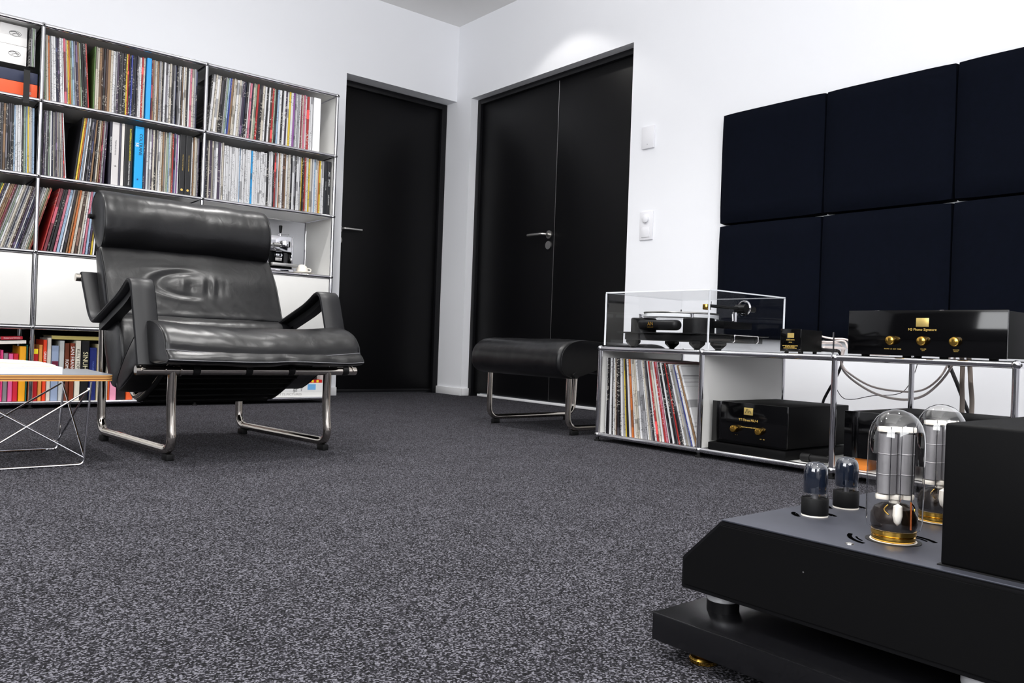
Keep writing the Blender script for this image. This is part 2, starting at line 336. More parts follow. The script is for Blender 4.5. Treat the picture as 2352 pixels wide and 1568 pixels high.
# acoustic panels
PR = ['upper', 'lower']; PC = ['left', 'centre', 'right']
pm = None
for r in range(2):
    for c in range(3):
        lab = '%s dark navy felt wall panel of the %s column above the hi-fi rack' % (PR[r], PC[c])
        if pm is None:
            bm = NB(); n = 14; W, H, T = .543, .537, .072
            bmesh.ops.create_grid(bm, x_segments=n, y_segments=n, size=.5)
            for v in bm.verts:
                a, q = v.co.x * 2, v.co.y * 2
                bulge = (1 - abs(a) ** 14) * (1 - abs(q) ** 14)
                ed = max(abs(a), abs(q))
                f = 1 - .012 * (1 - abs(a) ** 2) if abs(q) > .99 else 1
                v.co = Vector((-T * (.70 + .30 * bulge ** .5) - .002 * (1 - a * a) * (1 - q * q), a * W / 2 * (1 - .012 * (abs(q) ** 6)), q * H / 2 * (1 - .012 * (abs(a) ** 6))))
            edge = [e for e in bm.edges if e.is_boundary]
            ex = bmesh.ops.extrude_edge_only(bm, edges=edge)
            for v in [g for g in ex['geom'] if isinstance(g, bmesh.types.BMVert)]: v.co.x = -.001; v.co.y *= 1.009; v.co.z *= 1.016
            o = fin('acoustic_panel', bm, FABRIC, None, 50); pm = o.data
        else:
            o = bpy.data.objects.new('acoustic_panel', pm); COL.objects.link(o)
        o.location = (XW, -1.85 - .275 - .55 * c, 1.546 - .27 - .553 * r)
        if r == 1: o.scale = (1, 1, 1.02)
        tag(o, lab, 'acoustic panel', 'navy felt acoustic panels on the right wall')

# ------------------------------------------------------------------ chrome tube furniture
bm = NB(); atube(bm, [(0, 0, 0), (0, 0, 1)], .0095, 14); tmp = fin('tube', bm, CHROME); TUBE = tmp.data; bpy.data.objects.remove(tmp)
bm = NB(); bmesh.ops.create_uvsphere(bm, u_segments=18, v_segments=12, radius=.0128)
for ax in ((0, -1, 0), (-1, 0, 0)):
    a = Vector(ax); atube(bm, [a * .0118, a * .0131], .0042, 10)
    for f in bm.faces:
        if f.calc_center_median().dot(a) > .0122: f.material_index = 1
tmp = fin('ball_joint', bm, [CHROME, KPRINT]); BALL = tmp.data; bpy.data.objects.remove(tmp)
def tube_part(p, q, parent):
    p, q = Vector(p), Vector(q); d = (q - p); d2_ = d.normalized()
    o = bpy.data.objects.new('tube', TUBE); p2 = p + d2_ * .009; L = d.length - .018
    o.location = p2; o.rotation_euler = d2_.to_track_quat('Z', 'Y').to_euler(); o.scale = (1, 1, L); link(o, parent)
def ball_part(p, parent): o = bpy.data.objects.new('ball_joint', BALL); o.location = p; link(o, parent)
def foot_part(p, parent): lathe('foot', RUBBER, [(.013, 0), (.013, .006), (.007, .008), (.007, p[2])], (p[0], p[1], 0), parent, 16)

SH = empty('shelving_unit', (0, 0, 0), 'tall white modular shelving unit with chrome tube frame, full of records', 'shelf')
XS = [-2.25, -1.5, -.75, 0]; ZS = [.026 + .35 * i for i in range(6)]; YB = .35
for x in XS:
    for z in ZS:
        for y in (0, YB): ball_part((x, y, z), SH)
        tube_part((x, 0, z), (x, YB, z), SH)
    for a, c in zip(ZS, ZS[1:]):
        for y in (0, YB): tube_part((x, y, a), (x, y, c), SH)
    foot_part((x, 0, .016), SH); foot_part((x, YB, .016), SH)
for a, c in zip(XS, XS[1:]):
    for z in ZS:
        for y in (0, YB): tube_part((a, y, z), (c, y, z), SH)
for ci, (a, c) in enumerate(zip(XS, XS[1:])):
    for zi, z in enumerate(ZS): box('shelf_panel', PANELW, a + .006, c - .006, .004, YB - .004, z - .004, z + .004, SH)
    for zi in range(5):
        z0, z1 = ZS[zi] + .006, ZS[zi + 1] - .006
        if zi == 1: continue
        if ci < 2: box('back_panel', PANELK, a + .009, c - .009, YB - .012, YB - .008, z0, z1, SH)
        elif zi == 0: box('back_panel', PANELW, a + .009, c - .009, YB - .012, YB - .008, z0, z1, SH)
for zi in range(5): box('side_panel', PANELW, -.004, .004, .010, YB - .010, ZS[zi] + .008, ZS[zi + 1] - .008, SH)
for ci, (a, c) in enumerate(zip(XS, XS[1:])):
    dr = box('cabinet_door', PANELW, a + .012, c - .012, -.003, .004, ZS[1] + .012, ZS[2] - .012, SH, .002)
    xm = (a + c) / 2
    k = lathe('lock', CHROME, [(.017, -.003), (.017, -.010), (.013, -.014), (.011, -.012), (0, -.012)], (xm, 0, .689), dr, 28, 'y')

# ---- records
ORD1 = ['', 'first', 'second', 'third', 'fourth', 'fifth', 'sixth', 'seventh', 'eighth', 'ninth', 'tenth', 'eleventh', 'twelfth', 'thirteenth', 'fourteenth', 'fifteenth', 'sixteenth', 'seventeenth', 'eighteenth', 'nineteenth', 'twentieth']
TENS = {2: 'twenty', 3: 'thirty', 4: 'forty', 5: 'fifty', 6: 'sixty', 7: 'seventy', 8: 'eighty', 9: 'ninety'}
TENTH = {7: 'seventieth', 8: 'eightieth', 3: 'thirtieth', 4: 'fortieth', 5: 'fiftieth', 6: 'sixtieth'}
def ordn(n):
    if n <= 20: return ORD1[n]
    if n % 10 == 0: return TENTH[n // 10]
    return TENS[n // 10] + '-' + ORD1[n % 10]
def slab_mesh(name, w, d, h, cham=.0008):
    bm = NB(); aprism(bm, [(-w / 2, d), (w / 2, d), (w / 2, cham), (w / 2 - cham, 0), (-w / 2 + cham, 0), (-w / 2, cham)], 0, h, 'z')
    me = bpy.data.meshes.new(name); bmesh.ops.recalc_face_normals(bm, faces=bm.faces); bm.to_mesh(me); bm.free(); me.materials.append(SP['w']); return me
REC = slab_mesh('record', .008, .304, .313); MAG = slab_mesh('magazine', .008, .225, .300)
CNT = {}
def put(me, name, x, y, z, w, tilt, m, hs=1.0, rz=0, w0=.008):
    o = bpy.data.objects.new(name, me); o.scale = (w / w0, 1, hs)
    o.location = (x, y, z + abs(math.sin(tilt)) * w / 2); o.rotation_euler = (0, tilt, rz)
    COL.objects.link(o); o.material_slots[0].link = 'OBJECT'; o.material_slots[0].material = m; return o
def run(seq, x0, x1, t0, t1, z, comp, group, y=.024, me=None, name='record', cat='record', noun='record sleeve', hs=1.0):
    """stand a row of sleeves; t0/t1 = sideways lean of the tops (metres over .315) at the two ends"""
    me = me or REC
    ws = [R.uniform(.7, 1.35) for _ in seq]; s = (x1 - x0) / sum(ws); x = x0
    for i, (ch, wv) in enumerate(zip(seq, ws)):
        wv *= s; q = (x + wv / 2 - x0) / (x1 - x0); tl = math.asin((t0 * (1 - q) + t1 * q) / .315)
        CNT[comp] = CNT.get(comp, 0) + 1
        cf = min(1, 1 + .97 * (t1 - t0) / (x1 - x0))
        o = put(me, name, x + wv / 2, y + R.uniform(-.004, .006), z, (wv * cf - .0008) * math.cos(tl), tl, SP[ch], R.uniform(.985, 1.0) * hs)
        lean = ' leaning' if abs(tl) > .1 else ''
        tag(o, '%s%s %s, %s from the left in the %s' % (PAL[ch][1], lean, noun, ordn(CNT[comp]), comp), cat, group)
        x += wv
zz = [z + .0055 for z in ZS]
G1 = 'records in the shelving unit'
run('kgsg', -1.551, -1.526, -.0, -.0, 1.5795, 'top left shelf compartment', G1, hs=.57)
A = 'top middle shelf compartment'
run('seogwwnpwwmeyoslgptskkdr', -1.482, -1.292, -.012, -.022, zz[4], A, G1)
run('GeetBkBtewgpkdkyrkbkndwwre', -1.276, -1.044, 0, .002, zz[4], A, G1)
o = put(REC, 'record', -1.027, .018, zz[4], .021, 0, plain((42, 150, 220))); tag(o, 'thick bright blue record box set in the top middle shelf compartment', 'record', G1); CNT[A] += 1
run('mtgetgekwdwekgnkgwktwekwPegn', -1.014, -.787, 0, 0, zz[4], A, G1)
B_ = 'top right shelf compartment'
run('kwewekkgslbteewegpnkwPnesrkkewkwBrsklwkwpwywvgwgwmePwrww', -.735, -.14, .022, 0, zz[4], B_, G1)
o = put(REC, 'record', -.112, .022, zz[4], .042, 0, plain((236, 236, 238))); tag(o, 'wide plain white record box at the right end of the top right shelf compartment', 'record', G1)
C_ = 'second-row middle shelf compartment'
run('kpgdswnegpegegrw', -1.488, -1.378, .004, -.022, zz[3], C_, G1)
run('kyolgwkdntketmgp', -1.352, -1.214, .034, .010, zz[3], C_, G1)
def big(x0, x1, col, lab, z=zz[3], y=.020, h=1.0):
    o = put(REC, 'record', (x0 + x1) / 2, y, z, x1 - x0 - .0008, 0, plain(col), h); tag(o, lab, 'record', G1); return o
def child_text(o, body, size, zc, m, x=0, sx=1.0, y=-.0006, name='lettering'):
    """lettering that runs down a spine; compensates the parent's width scale"""
    t_ = text(body, size, (0, 0, 0), (0, 0, -1), (1, 0, 0), m, None, name, sx=sx)
    t_.parent = o; t_.matrix_parent_inverse = Matrix.Diagonal((1 / o.scale[0], 1, 1 / o.scale[2], 1)); t_.location = (x, y, zc); return t_
o = big(-1.198, -1.186, (34, 32, 46), 'dark record box with white block lettering, left of the pale grey box'); child_text(o, 'MILES DAVIS QUINTET', .008, .20, WPRINT)
o = big(-1.186, -1.154, (196, 192, 192), 'thick pale grey record box with small printed symbols in the second row'); child_text(o, 'THE BLUE NOTE', .010, .19, plain((120, 118, 122))); child_text(o, '9', .016, .10, KPRINT)
o = big(-1.153, -1.144, (74, 72, 84), 'slim slate record box right of the thick pale grey one'); 
o = big(-1.143, -1.130, (206, 202, 198), 'off-white record box left of the black and yellow lettered one')
o = big(-1.128, -1.090, (20, 20, 22), 'thick black record box with yellow and white lettering in the second row')
child_text(o, 'ELLA FITZGERALD & LOUIS ARMSTRONG', .0105, .215, YPRINT, .006, .82); child_text(o, 'COMPLETE STUDIO MASTER TAKES', .0085, .075, WPRINT, .004, .9)
o = big(-1.073, -1.031, (18, 152, 214), 'thick cyan record box with a black name and white number, second row')
o.location.x = -1.0605; o.scale.x = .040 / .008
child_text(o, 'COLTRANE', .021, .225, KPRINT, .006); child_text(o, '58', .022, .222, WPRINT, -.011); child_text(o, '\u25a0', .010, .05, plain((20, 60, 120)), -.004)
run('npwgwpekegwetgesletrnw', -1.038, -.878, 0, 0, zz[3], C_, G1)
run('vw', -.878, -.866, 0, 0, zz[3], C_, G1)
for (xa, xb, l) in ((-.864, -.836, 'left one of the two black record boxes with fine gold lettering'), (-.834, -.806, 'right one of the two black record boxes with fine gold lettering')):
    o = big(xa, xb, (28, 28, 30), l); child_text(o, 'KIND OF BLUE  ON THE CORNER', .0055, .17, GOLDT, .002)
    t_ = child_text(o, '\u25cf', .016, .03, GOLDT); 
run('wteegp', -.803, -.764, 0, 0, zz[3], C_, G1)
D_ = 'second-row right shelf compartment'
run('nkepegwpwe', -.735, -.636, 0, 0, zz[3], D_, G1)
MG = 'white-spined magazines on the second-row right shelf'
run('wwwwwwwwwwwlwwwwwwwCwwwwwwwwww', -.634, -.398, 0, 0, zz[3], D_, MG, .024, MAG, 'magazine', 'magazine', 'magazine spine')
run('kwwwkrgwoewBtwewkwgkwwgykBrewyegwlweoyww', -.396, -.055, 0, 0, zz[3], D_, G1)
o = big(-.053, -.034, (26, 28, 34), 'black record box with thin white titles, second from the right end of its row'); child_text(o, 'PRIVATE TAPES  VOLUME', .0045, .17, WPRINT)
o = big(-.033, -.014, (30, 30, 34), 'black record box with bold white block lettering at the right end of its row'); child_text(o, 'JAZZ', .012, .24, WPRINT); child_text(o, 'SMOKE', .013, .19, WPRINT); child_text(o, 'JAZZ CLASSICS', .009, .09, WPRINT)
E_ = 'third-row left shelf compartment'
run('gkGypnwtttmBgsweegnweBpwnpkgwestr', -1.748, -1.515, .096, .082, zz[2], E_, G1, .026)
E2 = 'third-row middle shelf compartment'
run('rmkkPlwktoeBewPlpyw', -1.476, -1.245, .070, .020, zz[2], E2, G1, .026)
F_ = 'second-row left shelf compartment'
run('Ggsywkdtdkdklwwwkslyewl', -1.69, -1.512, 0, -.008, zz[3], F_, G1)

# slim cases behind the headrest (third row)
G3 = 'slim cases behind the chair headrest'
run('wkwkeegewekgewkewekgw', -1.20, -.80, 0, 0, zz[2], 'third-row compartment behind the headrest', G3, .03, slab_mesh('media_case', .008, .19, .272), 'media_case', 'case', 'slim case')

# storage boxes, top left
def sbox(name, m, x0, x1, y0, y1, z0, z1, label, bev=.002):
    e = empty(name, ((x0 + x1) / 2, (y0 + y1) / 2, z0), label, 'box')
    box('body', m, x0 - x1 and -(x1 - x0) / 2, (x1 - x0) / 2, -(y1 - y0) / 2, (y1 - y0) / 2, 0, z1 - z0, e, bev); return e
WB = plain((232, 230, 228)); z0 = 1.579
for (xa, xb, za, zb, lab) in ((-1.665, -1.556, z0, z0 + .0915, 'white cardboard box with an oval drawing on it, the lower of two'), (-1.665, -1.556, z0 + .0925, z0 + .184, 'white cardboard box with an oval drawing on it, the upper of two')):
    e = sbox('storage_box', WB, xa, xb, .055, .25, za, zb, lab)
    b = NB(); c = Vector((.006, -.0985, .052)); atube(b, [c + Vector((.024 * math.cos(q), 0, .012 * math.sin(q))) for q in [2 * math.pi * k / 20 for k in range(20)]], .0007, 5, True)
    atube(b, [c + Vector((-.02, 0, .004)), c + Vector((0, 0, .009)), c + Vector((.018, 0, 0))], .0012, 5); atube(b, [c + Vector((-.012, 0, -.006)), c + Vector((.004, 0, .003)), c + Vector((.016, 0, -.006))], .001, 5)
    fin('oval_drawing', b, KPRINT, e)
e = sbox('storage_box', WB, -1.80, -1.668, .06, .25, z0, z0 + .19, 'plain white box at the left edge of the picture on the top shelf')
e = sbox('flat_case', BLKMT, -1.80, -1.522, .03, .30, 1.5505, 1.578, 'flat black case under the white boxes on the top shelf'); e['category'] = 'case'
e = sbox('storage_box', plain((38, 44, 68)), -1.82, -1.514, .014, .31, 1.497, 1.549, 'dark blue flat box between the black case and the orange box')
e2 = sbox('storage_box', plain((214, 84, 42)), -1.82, -1.514, .012, .31, zz[4], 1.496, 'orange flat box with a black strap at the bottom of the top left pile')
b = NB(); aprism(b, [(.010, 1.400), (.0115, 1.400), (.0115, 1.551), (.010, 1.551)], -1.574, -1.549, 'x'); 
o = fin('strap', b, SLING); o.parent = e2; o.location = (-e2.location[0], -e2.location[1] - .0225, -e2.location[2])
tag(o); text('10', .016, (.12, -.1502, .02), (1, 0, 0), (0, 0, 1), WPRINT, e2)

# ---- books, bottom row
def book(x0, x1, h, col, lab, title=None, tm=None, ts=.012, y=.03, d=.20, group='books on the bottom shelf', cap=None, lying=None):
    z = zz[0]; w_ = x1 - x0 - .0008
    e = empty('book', ((x0 + x1) / 2, y, z), lab, 'book', group)
    bm = NB(); t_ = min(.0025, w_ * .2)
    aprism(bm, [(-w_ / 2, d), (-w_ / 2, .003), (-w_ / 2 + .0025, 0), (w_ / 2 - .0025, 0), (w_ / 2, .003), (w_ / 2, d), (w_ / 2 - t_, d), (w_ / 2 - t_, .006), (-w_ / 2 + t_, .006), (-w_ / 2 + t_, d)], 0, h, 'z')
    fin('cover', bm, plain(col), e, 0)
    box('pages', plain((226, 220, 206)), -w_ / 2 + t_ + .0002, w_ / 2 - t_ - .0002, .0065, d - .004, .003, h - .003, e)
    if cap: box('label_band', plain(cap[0]), -w_ / 2 + .0015, w_ / 2 - .0015, -.0006, .001, h * cap[1], h * cap[2], e)
    if title: text(title, ts, (0, -.0008, h * .64), (0, 0, -1), (1, 0, 0), tm or WPRINT, e)
    return e
BK = [(-1.638, -1.618, .21, (214, 60, 110), 'magenta', None), (-1.616, -1.607, .236, (220, 70, 130), 'hot pink', None), (-1.606, -1.588, .222, (120, 116, 120), 'grey', 'VOIX'), (-1.586, -1.568, .220, (206, 84, 138), 'rose pink', None),
      (-1.567, -1.546, .221, (186, 28, 48), 'crimson', 'DESIGN'), (-1.544, -1.516, .255, (232, 160, 24), 'amber', 'Lotta Oliver'), (-1.5155, -1.5105, .262, (40, 110, 100), 'teal', None),
      (-1.488, -1.468, .246, (176, 20, 28), 'red with yellow head', 'THE TOP'), (-1.466, -1.450, .264, (206, 140, 70), 'ochre', 'THE'), (-1.448, -1.433, .288, (216, 64, 30), 'orange-red', 'GREAT HOMES'), (-1.431, -1.414, .298, (196, 190, 180), 'pale grey', None),
      (-1.412, -1.381, .262, (136, 150, 176), 'pale blue', None), (-1.379, -1.358, .286, (176, 178, 178), 'silver', None), (-1.356, -1.336, .274, (96, 46, 28), 'brown', 'ROM'), (-1.334, -1.313, .275, (120, 48, 26), 'rust', 'SAN FRANCISCO'),
      (-1.311, -1.288, .288, (212, 206, 192), 'cream', 'KELLY HOPPEN'), (-1.286, -1.250, .287, (16, 16, 18), 'black', 'SINUHE'), (-1.248, -1.217, .256, (24, 36, 98), 'dark blue', 'VARVARA'),
      (-1.214, -1.202, .274, (198, 186, 150), 'khaki', None), (-1.200, -1.187, .22, (220, 220, 224), 'white', 'NOLLAN'), (-1.186, -1.176, .26, (40, 56, 140), 'royal blue', None), (-1.174, -1.163, .26, (200, 196, 180), 'bone', None),
      (-1.161, -1.154, .212, (226, 96, 34), 'vivid orange', None), (-1.153, -1.124, .222, (228, 150, 176), 'pale pink', None), (-1.122, -1.080, .215, (22, 20, 22), 'wide black', None), (-1.078, -1.049, .21, (224, 92, 44), 'wide orange', None), (-1.047, -1.028, .20, (196, 196, 196), 'light grey', None)]
for i, (a, c, h, col, nm, ti) in enumerate(BK):
    dark = sum(col) < 330
    tm = {'NOLLAN': plain((190, 20, 40)), 'KELLY HOPPEN': plain((70, 66, 60)), 'VARVARA': plain((90, 110, 180)), 'SINUHE': plain((214, 206, 170))}.get(ti, WPRINT)
    ts = {'SINUHE': .030, 'SAN FRANCISCO': .022, 'KELLY HOPPEN': .019, 'NOLLAN': .014, 'ROM': .02, 'GREAT HOMES': .015}.get(ti, .012)
    lab = '%s upright book, %s from the left in the bottom row' % (nm, ordn(i + 1))
    book(a, c, h, col, lab, ti, tm, ts, y=.03 + R.uniform(-.004, .006), cap=(((236, 214, 40), .9, .995) if 'yellow head' in nm else ((96, 24, 50), .55, .72) if nm == 'pale blue' else None))
cols = [((24, 22, 26), 'black'), ((30, 30, 36), 'ink black'), ((24, 26, 30), 'coal black'), ((36, 50, 92), 'navy'), ((92, 22, 30), 'dark red'), ((20, 20, 22), 'jet black'), ((34, 40, 64), 'slate blue'), ((26, 24, 26), 'black-brown'), ((170, 44, 28), 'brick red'), ((150, 148, 146), 'grey'), ((24, 28, 40), 'midnight blue'), ((44, 62, 110), 'denim blue'), ((26, 24, 24), 'soot black')]
x = -1.026
for i in range(13):
    c, nm = cols[i]; w_ = .0202; e = book(x, x + w_, R.uniform(.20, .25), c, '%s upright book under the chair seat, %s to the right of the orange one' % (nm, ordn(i + 2)), None, cap=(((200, 200, 196), .12, .2) if i % 3 == 0 else None)); x += w_
cols2 = [((24, 24, 28), 'black'), ((20, 22, 30), 'blue-black'), ((220, 214, 200), 'ivory'), ((190, 40, 30), 'scarlet'), ((30, 26, 30), 'dark grey'), ((30, 30, 30), 'charcoal'), ((206, 196, 190), 'bone white'), ((160, 30, 40), 'wine red'), ((46, 34, 44), 'aubergine'), ((196, 120, 190), 'lilac'), ((40, 26, 26), 'dark brown'), ((120, 40, 40), 'oxblood')]
x = -.735
for i, (c, nm) in enumerate(cols2):
    w_ = .0252; book(x, x + w_, R.uniform(.17, .24), c, '%s upright book, %s right of the middle shelf post' % (nm, ordn(i + 1)), None, cap=(((210, 205, 200), .2, .3) if i % 4 == 0 else None)); x += w_
# lying books
def flatbook(name, x0, x1, y0, y1, z0, z1, col, lab, cat='book', rot=0, pages=True):
    e = empty(name, ((x0 + x1) / 2, (y0 + y1) / 2, z0), lab, cat); W_, D_2, H_ = x1 - x0, y1 - y0, z1 - z0; t_ = min(.0022, H_ * .2)
    bm = NB(); aprism(bm, [(-W_ / 2, 0), (W_ / 2, 0), (W_ / 2, t_), (W_ / 2, H_), (-W_ / 2, H_)], -D_2 / 2, -D_2 / 2 + .004, 'y'); abox(bm, -W_ / 2, W_ / 2, -D_2 / 2 + .004, D_2 / 2, 0, t_); abox(bm, -W_ / 2, W_ / 2, -D_2 / 2 + .004, D_2 / 2, H_ - t_, H_)
    fin('cover', bm, plain(col), e, 0); box('pages', plain((228, 224, 214)), -W_ / 2 + .004, W_ / 2 - .004, -D_2 / 2 + .0045, D_2 / 2 - .004, t_ + .0002, H_ - t_ - .0002, e)
    e.rotation_euler = (0, rot, 0); return e
e = flatbook('book', -.425, -.014, .02, .33, zz[0], .063, (226, 226, 224), 'large white picture book lying flat at the bottom of the right end pile')
text('HERB RITTS PICTURES', .017, (-.03, -.1555, .017), (1, 0, 0), (0, 0, 1), plain((170, 168, 166)), e, sx=1.25)
box('emblem', plain((60, 50, 30)), -.150, -.128, -.1556, -.154, .008, .025, e, .002)
e = flatbook('book', -.335, -.016, .02, .32, .0635, .113, (222, 222, 222), 'thick white book with a blue picture lying second in the right end pile')
box('blue_picture', plain((110, 170, 220)), .065, .115, -.1506, -.149, .010, .042, e)
text('GRAPHIC\nDESIGN', .014, (-.01, -.1505, .025), (0, 0, 1), (-1, 0, 0), KPRINT, e); text('IN JAPAN', .010, (.028, -.1505, .025), (0, 0, 1), (-1, 0, 0), plain((90, 90, 90)), e)
e = flatbook('book', -.31, -.020, .024, .30, .1135, .131, (190, 30, 30), 'red and yellow striped book lying third in the right end pile')
for k in range(9): box('yellow_stripe', plain((236, 214, 40)), -.13 + .030 * k, -.117 + .030 * k, -.1388, -.1375, .002, .0155, e)
e = flatbook('book', -.30, -.05, .03, .30, .1315, .150, (30, 20, 20), 'black book lying on top of the right end pile')
box('spine_label', plain((200, 60, 30)), .035, .05, -.1356, -.134, .003, .016, e)
e = flatbook('book', -1.62, -1.535, .02, .20, .3175, .331, (176, 24, 44), 'red book lying on top of the pile above the amber book', rot=-.05); text('Nobel and Drama', .009, (0, -.0905, .007), (1, 0, 0), (0, 0, 1), WPRINT, e)
e = flatbook('book', -1.63, -1.520, .02, .20, .298, .3125, (228, 222, 214), 'white book lying tilted under the red one above the amber book', rot=-.05)
e = flatbook('magazine', -1.411, -1.20, .05, .28, .3235, .3405, (206, 190, 112), 'yellowish magazine lying flat on top of the upright books', cat='magazine')

# ---- espresso machine, cup
EM = empty('espresso_machine', (-.29, .14, zz[2]), 'small polished chrome espresso machine with black front in the open shelf compartment', 'espresso machine')
def EB(n, m, *a, **k): return box(n, m, *a, parent=EM, **k)
EB('side_plate', CHROME, -.078, -.070, -.095, .16, .012, .205, bev=.002); EB('side_plate', CHROME, .066, .074, -.095, .16, .012, .205, bev=.002)
EB('base_tray', CHROME, -.078, .074, -.110, .16, .004, .022, bev=.003); EB('drip_tray', STEEL, -.060, .092, -.128, -.05, .034, .052, bev=.002)
EB('top_housing', CHROME, -.070, .066, -.095, .16, .118, .205, bev=.003); EB('back_panel', BLKGL, -.070, .066, -.040, -.034, .024, .118)
EB('drip_grid', BLKST, -.058, .060, -.100, -.045, .023, .027)
lathe('brew_group', CHROME, [(.032, .140), (.034, .145), (.034, .168), (.030, .174), (0, .174)], (.012, -.118, 0), EM, 32)
b = NB(); atube(b, [(-.02, -.118, .152), (-.058, -.125, .150)], .011, 16); fin('portafilter_handle', b, STEEL, EM)
EB('nozzle', CHROME, -.008, .030, -.052, -.040, .092, .112, bev=.003); EB('water_gauge', STEEL, -.008, .030, -.043, -.041, .070, .088, bev=.001)
b = NB(); atube(b, [(.022, -.03, .205), (.022, -.03, .232)], .003, 10); l_ = fin('lever_rod', b, CHROME, EM)
lathe('lever_knob', RUBBER, [(.004, .226), (.0075, .235), (.010, .268), (.008, .272), (0, .272)], (.022, -.03, 0), EM, 20)
b = NB(); atube(b, roundp([(-.074, -.09, .205), (-.074, -.09, .232), (-.10, -.09, .236)], .006), .0018, 8); atube(b, roundp([(-.012, -.08, .214), (.05, -.08, .222), (.052, -.08, .205)], .006), .0018, 8); fin('cup_rail', b, CHROME, EM)
for sx_ in (-.065, .06):
    for sy_ in (-.09, .14): lathe('foot', RUBBER, [(.008, 0), (.008, .004), (0, .004)], (sx_, sy_, 0), EM, 12)
sa = lathe('saucer', CERAM, [(.0, 0), (.028, 0), (.030, .002), (.062, .010), (.064, .012), (.060, .012), (.030, .004), (0, .004)], (0, 0, 0), None, 40); sa.location = (-.150, .055, zz[2]); tag(sa, 'white porcelain saucer beside the espresso machine', 'saucer')
cp = empty('espresso_cup', (-.155, .055, zz[2] + .0078), 'small white espresso cup turned upside down on the saucer', 'cup')
lathe('bowl', CERAM, [(.033, 0), (.034, .002), (.033, .020), (.026, .038), (.017, .045), (.017, .048), (.012, .048), (.012, .045), (0, .044)], (0, 0, 0), cp, 36)
b = NB(); atube(b, roundp([(.030, -.004, .010), (.050, -.010, .012), (.050, -.010, .026), (.028, -.004, .030)], .008), .003, 8); fin('handle', b, CERAM, cp)

# ------------------------------------------------------------------ lounge chair
def smooth_noise(p, sc): return noise.noise(Vector(p) * sc)
def cushion(name, outline, x0, x1, parent, m, disp=None, nx=90, cap_in=.010, piping=True, npts=12, endscale=.955, seams=()):
    P = [Vector((0, p[0], p[1])) for p in outline]; ring = catm(P, npts, True); n = len(ring)
    cen = sum(ring, Vector()) / n
    bm = NB(); rings = []; hw = (x1 - x0) / 2; xm = (x0 + x1) / 2
    rr = .016
    for i in range(nx + 1):
        t = i / nx; x = x0 + (x1 - x0) * (.5 - .5 * math.cos(math.pi * t)) * 1.0
        de = min(x - x0, x1 - x); s = 1.0
        if de < rr: s = endscale + (1 - endscale) * math.sqrt(max(0, 1 - (1 - de / rr) ** 2))
        row = []
        for k, q in enumerate(ring):
            p = cen + (q - cen) * s; nn = (ring[(k + 1) % n] - ring[k - 1]).normalized(); nrm = Vector((0, nn.z, -nn.y))
            if nrm.dot(q - cen) < 0: nrm = -nrm
            v = Vector((x, p.y, p.z)); d = 0
            if disp: d = disp(x, q.y, q.z, (x - xm) / hw, nrm)
            if isinstance(d, tuple): v += Vector(d[1]); d = d[0]
            fade = min(1, de / .03); v += nrm * d * (.25 + .75 * fade); row.append(bm.verts.new(v))
        rings.append(row)
    for A_, B2 in zip(rings, rings[1:]):
        for k in range(n): bm.faces.new((A_[k], A_[(k + 1) % n], B2[(k + 1) % n], B2[k]))
    for ringv, sg in ((rings[0], -1), (rings[-1], 1)):
        c0 = sum((v.co for v in ringv), Vector()) / n
        prev = ringv
        for f, dx in ((.85, .004), (.5, .006)):
            cur = [bm.verts.new(c0 + (v.co - c0) * f + Vector((sg * dx, 0, 0))) for v in ringv]
            for k in range(n): bm.faces.new((prev[k], prev[(k + 1) % n], cur[(k + 1) % n], cur[k]))
            prev = cur
        bm.faces.new(prev)
    pipes = []
    if piping:
        for ringv in (rings[0], rings[-1]): pipes.append([v.co.copy() for v in ringv])
    o = fin(name, bm, m, parent, 60)
    for pp in pipes:
        b = NB(); atube(b, pp, .0022, 6, True); fin('piping', b, m, o)
    for idx in seams:                      # stitched seam lines along x at outline index
        pts = [Vector(v) for v in [o.data.vertices[i * n + idx].co for i in range(2, nx - 1)]]
        b = NB(); atube(b, [p + Vector((0, -.0006, .0003)) for p in pts], .0011, 5); fin('seam', b, SEAM, o)
    return o
TH = .045
CH = empty('lounge_chair', (-1.194, -1.839, 0), 'black leather lounge chair with chrome sled frame and rolled headrest', 'chair', rz=TH)
cx = .014; rt = .0138
# chrome frame
for s, x0f, x1f in ((-1, -.233, -.262), (1, .281, .232)):
    b = NB(); pts = [(x0f, .020, .266), (x0f, .022, .14), (x0f, .000, .030), (x1f, .600, .030), (x1f, .606, .14), (x1f, .625, .552)]
    atube(b, roundp(pts, .052, 8), rt, 18); fin('sled_leg', b, CHROMEW, CH)
    for (xx, yy) in ((x0f, .035), (x1f, .565)):
        b = NB(); abox(b, xx - .011, xx + .011, yy - .022, yy + .022, 0, .020, .003); fin('rubber_foot', b, RUBBER, CH)
def bar(name, p, q, r, m, parent, capm=None):
    b = NB(); p, q = Vector(p), Vector(q); d = (q - p).normalized()
    atube(b, [p, p + d * .001, p + d * .003, q - d * .003, q - d * .001, q], r, 20); o = fin(name, b, m, parent)
    return o
bar('front_bar', (-.338, .020, .268), (.388, .020, .268), rt, CHROMEW, CH); bar('rear_bar', (-.352, .632, .556), (.352, .632, .556), rt * .95, CHROMEW, CH)
for xx in (-.325, -.258, -.215, .37): 
    b = NB(); atube(b, [(xx, .020, .270), (xx + .004, .020, .270)], rt + (.0012 if xx != -.215 else .006), 20); fin('collar', b, CHROMEW, CH)
